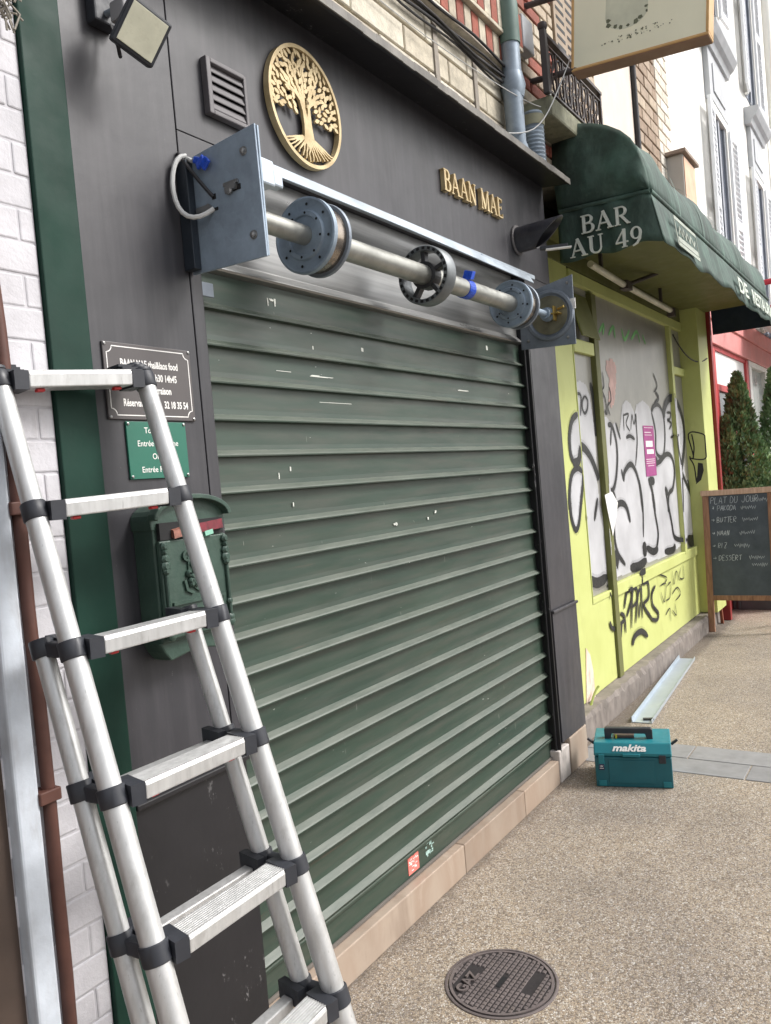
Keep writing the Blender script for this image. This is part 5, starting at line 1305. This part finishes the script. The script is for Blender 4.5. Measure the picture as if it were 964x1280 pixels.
MB().box(9.06, 10.80, RY+.0, RY+.055, 2.722, 2.765).build('head_rail', REDSHOP, rs, bevel=.004)
MB().box(9.06, 10.80, RY+.03, RY+.04, 0, 2.298).build('pane', GLASSD, rs)
for x in (9.05, 9.9): MB().box(x+.012, x+.07, RY, RY+.029, 0, 2.298).build('mullion', REDSHOP, rs, bevel=.003)
WF = simple('white_window_frame', srgb(238,236,232), .5)
for x in (10.96, 12.2, 13.6): MB().box(x, x+.16, RY-.02, RY+.05, 0, 2.70).build('white_mullion', WF, rs, bevel=.004)
MB().box(10.96, 20, RY-.022, RY+.05, 2.702, 2.765).build('white_head', WF, rs, bevel=.004)
MB().box(11.12, 20, RY+.03, RY+.04, 0, 2.70).build('pane', simple('pale_reflecting_glass', srgb(150,158,156), .1, var=.35, vs=2.5, bump=0), rs)
wa = thing('white_awning', 'white canopy with red tubular frame above the red restaurant', 'awning', (11.5, -.3, 3.1))
b = MB(); b.prism([(.0,3.25),(-.62,3.0),(-.63,2.86),(-.625,2.86),(-.612,2.99),(.0,3.235)], (V3((10.6,0,0)), V3((0,1,0)), V3((0,0,1)), V3((1,0,0))), 0, 8); b.build('canvas', WSHUT, wa)
for z in (3.42, 3.14): MB().tube([(9.6,.02,z),(9.6,-.62,z),(18,-.62,z)], .03, 8).build('frame_tube', simple('bright_red_tube', srgb(186,48,64), .4), wa, smooth=True)

# ================================================================== THUJAS + PLANTER
def thuja(name, label, x, y, z0, h, r, seed, n=5200):
    random.seed(seed)
    t = thing(name, label, 'shrub', (x, y, z0), 'thuja shrubs in front of the red restaurant')
    MB().tube([(x,y,z0),(x+.01,y,z0+h*.5),(x,y,z0+h*.93)], [.03,.02,.005], 8).build('trunk', WOOD, t, smooth=True)
    b = MB(); lobes = [(random.uniform(0,6.28), random.uniform(.1,.9), random.uniform(.75,1.15)) for _ in range(26)]
    for k in range(n):
        v = random.random()**.85; a = random.uniform(0, 6.283)
        rr = r*(.55+.45*math.sin(math.pi*min(1, v*1.25+.12)))*(1-v**4)**.9
        g_ = 1
        for la, lv, ls_ in lobes:
            d = min(abs(a-la), 6.283-abs(a-la)); g_ += (ls_-1)*1.5*math.exp(-(d*d/.18+(v-lv)**2/.006))
        rad = rr*g_*math.sqrt(random.uniform(.35, 1.08)); p = V3((x+math.cos(a)*rad, y+math.sin(a)*rad, z0+.05+v*h))
        out = V3((math.cos(a)*.55, math.sin(a)*.55, 1)).normalized(); out = (out+V3((random.gauss(0,.35), random.gauss(0,.35), random.gauss(0,.2)))).normalized()
        s_ = out.cross(V3((random.gauss(0,1), random.gauss(0,1), random.gauss(0,1)))).normalized(); l, w_ = random.uniform(.03,.07), random.uniform(.008,.018)
        b.add([p-s_*w_*.4, p+out*l*.5-s_*w_, p+out*l, p+out*l*.5+s_*w_], [(0,1,2,3)])
    b.build('crown', LEAF, t)
def planter(x, y, w_, name='planter', label=''):
    t = thing('planter', label, 'planter', (x, y, 0), 'dark planter boxes')
    q = MB(); q.box(x-w_, x+w_, y-w_, y-w_+.03, 0, .42).box(x-w_, x+w_, y+w_-.03, y+w_, 0, .42).box(x-w_, x-w_+.03, y-w_+.03, y+w_-.03, 0, .42).box(x+w_-.03, x+w_, y-w_+.03, y+w_-.03, 0, .42)
    q.build('box', simple('anthracite_planter', srgb(70,72,74), .6), t, bevel=.006); MB().box(x-w_+.03, x+w_-.03, y-w_+.03, y+w_-.03, .05, .37).build('soil', BRN, t)
tA, tB, tC = PX(931,560,9.25), PX(911,580,9.05), PX(972,560,9.9)
planter(9.2, -.2, .24, label='dark planter box holding the tall thuja behind the chalkboard')
thuja('thuja_shrub', 'tallest pointed thuja shrub rising behind the chalkboard', 9.25, tA.y+.03, .35, 2.05, .38, 1, 11000)
thuja('thuja_shrub', 'shorter brownish thuja shrub against the red pier', 9.05, tB.y, .35, 1.6, .24, 2, 6000)
planter(9.05, .02, .0701, label='narrow dark pot at the foot of the red pier')
thuja('thuja_shrub', 'thuja shrub cut off by the right edge of the picture', 9.9, tC.y, .35, 2.1, .32, 3, 7000)
planter(9.9, tC.y, .22, label='dark planter box at the right edge of the picture')

# ================================================================== CHALKBOARD
cbx = 7.78
Lb = PX(889,790,cbx); H_ = 1.30; lean = .13
ch = thing('chalkboard', 'wooden A-frame chalkboard menu standing on the pavement by the yellow bar', 'chalkboard', (cbx, Lb.y-.29, 0))
y1 = Lb.y+.02; y0 = y1-.61; up_ = V3((lean, 0, H_)).normalized(); nn = V3((-H_, 0, lean)).normalized(); LN = math.hypot(lean, H_)
FC = (V3((cbx, y1, 0)), V3((0,-1,0)), up_, nn)
Wd = y1-y0
for (x0, x1) in ((0,.055),(Wd-.055,Wd)): MB().prism([(x0,0),(x1,0),(x1,LN-.052),(x0,LN-.052)], FC, -.03, 0).build('leg', WOOD, ch, bevel=.003)
MB().prism([(-.012,LN-.05),(Wd+.012,LN-.05),(Wd+.012,LN),(-.012,LN)], FC, -.034, .006).build('top_rail', m_wood('pale_worn_wood', (178,140,118), (214,184,160)), ch, bevel=.003)
MB().prism([(.0555,.29),(Wd-.0555,.29),(Wd-.0555,.335),(.0555,.335)], FC, -.03, -.001).build('bottom_rail', WOOD, ch, bevel=.003)
MB().prism([(.0555,.336),(Wd-.0555,.336),(Wd-.0555,LN-.051),(.0555,LN-.051)], FC, -.02, -.010).build('board', CHALKB, ch)
for (x0, x1) in ((.02,.06),(Wd-.06,Wd-.02)):
    p = FC[0]+FC[1]*(x0+x1)/2; MB().bar(V3((cbx+.42, p.y, 0)), V3((cbx+.15, p.y, 1.22)), .035, .025, (0,1,0)).build('rear_leg', simple('red_brown_wood', srgb(122,66,44), .6), ch, bevel=.003)
GLY = {'P':[[(0,0),(0,1),(.6,.95),(.65,.6),(0,.5)]],'L':[[(0,1),(0,0),(.6,0)]],'A':[[(0,0),(.35,1),(.7,0)],[(.12,.35),(.6,.35)]],'T':[[(0,1),(.8,1)],[(.4,1),(.38,0)]],'D':[[(0,0),(0,1),(.5,.85),(.65,.45),(.4,.05),(0,0)]],'U':[[(0,1),(.05,.2),(.3,0),(.6,.2),(.62,1)]],'J':[[(.6,1),(.58,.2),(.3,0),(.05,.2)]],'O':[[(.35,1),(.05,.7),(.1,.15),(.4,0),(.68,.35),(.6,.85),(.35,1)]],'R':[[(0,0),(0,1),(.55,.95),(.6,.6),(0,.5),(.65,0)]],'K':[[(0,1),(0,0)],[(.6,1),(0,.45),(.65,0)]],'B':[[(0,0),(0,1),(.5,.9),(.45,.55),(0,.5),(.6,.35),(.5,.02),(0,0)]],'E':[[(.6,1),(0,1),(0,0),(.6,0)],[(0,.5),(.45,.5)]],'N':[[(0,0),(0,1),(.6,0),(.62,1)]],'I':[[(.1,1),(.1,0)]],'Z':[[(0,1),(.6,1),(0,0),(.6,0)]],'S':[[(.6,.9),(.25,1),(.05,.75),(.5,.45),(.55,.15),(.25,0),(0,.12)]],'-':[[(0,.5),(.7,.5)],[(.45,.7),(.75,.5),(.45,.3)]],'*':[[(.1,.6),(.5,.6)],[(.2,.85),(.4,.35)],[(.4,.85),(.2,.35)]]}
FT = lambda x, z: (FC[0]+FC[1]*x+FC[2]*z+FC[3]*-.0098, FC[1], FC[2], FC[3])
CHALK = simple('chalk', srgb(188, 194, 198), .9, var=.3, vs=60, bump=0); random.seed(6)
for body, x, dz, hh, rest in (('PLAT DU JOUR', .07, .125, .058, ((.43, .125),)), ('* PAKODA', .08, .19, .044, ((.33, .19),)), ('- BUTTER', .07, .30, .046, ((.34, .30),)), ('- NAAN', .07, .42, .044, ((.31, .42),)), ('- RIZ', .07, .535, .044, ((.26, .535),)), ('- DESSERT', .07, .65, .046, ((.38, .645), (.40, .71)))):
    ct = MB(); cx = x; k = 0
    for c in body:
        for st_ in GLY.get(c, []):
            k += 1; pts = [(cx+(p[0]*.66+p[1]*.12)*hh+random.uniform(-.002,.002), LN-dz+p[1]*hh+random.uniform(-.003,.003)) for p in st_]
            ct.ribbon(smoothpts(pts, 3) if len(pts) > 2 else pts, random.uniform(.0028,.0045), FT(0, 0), 0, .0004+.00004*k)
        cx += hh*(.62 if c != ' ' else .45)
    for rx, rz in rest:
        ct.ribbon(smoothpts([(rx+.009*i, LN-rz+(.002 if i % 2 else .03)+random.uniform(-.008, .01)) for i in range(15)], 2), .003, FT(0, 0), 0, .0004)
    tag(ct.build('chalk_line', CHALK, ch), kind='stuff')
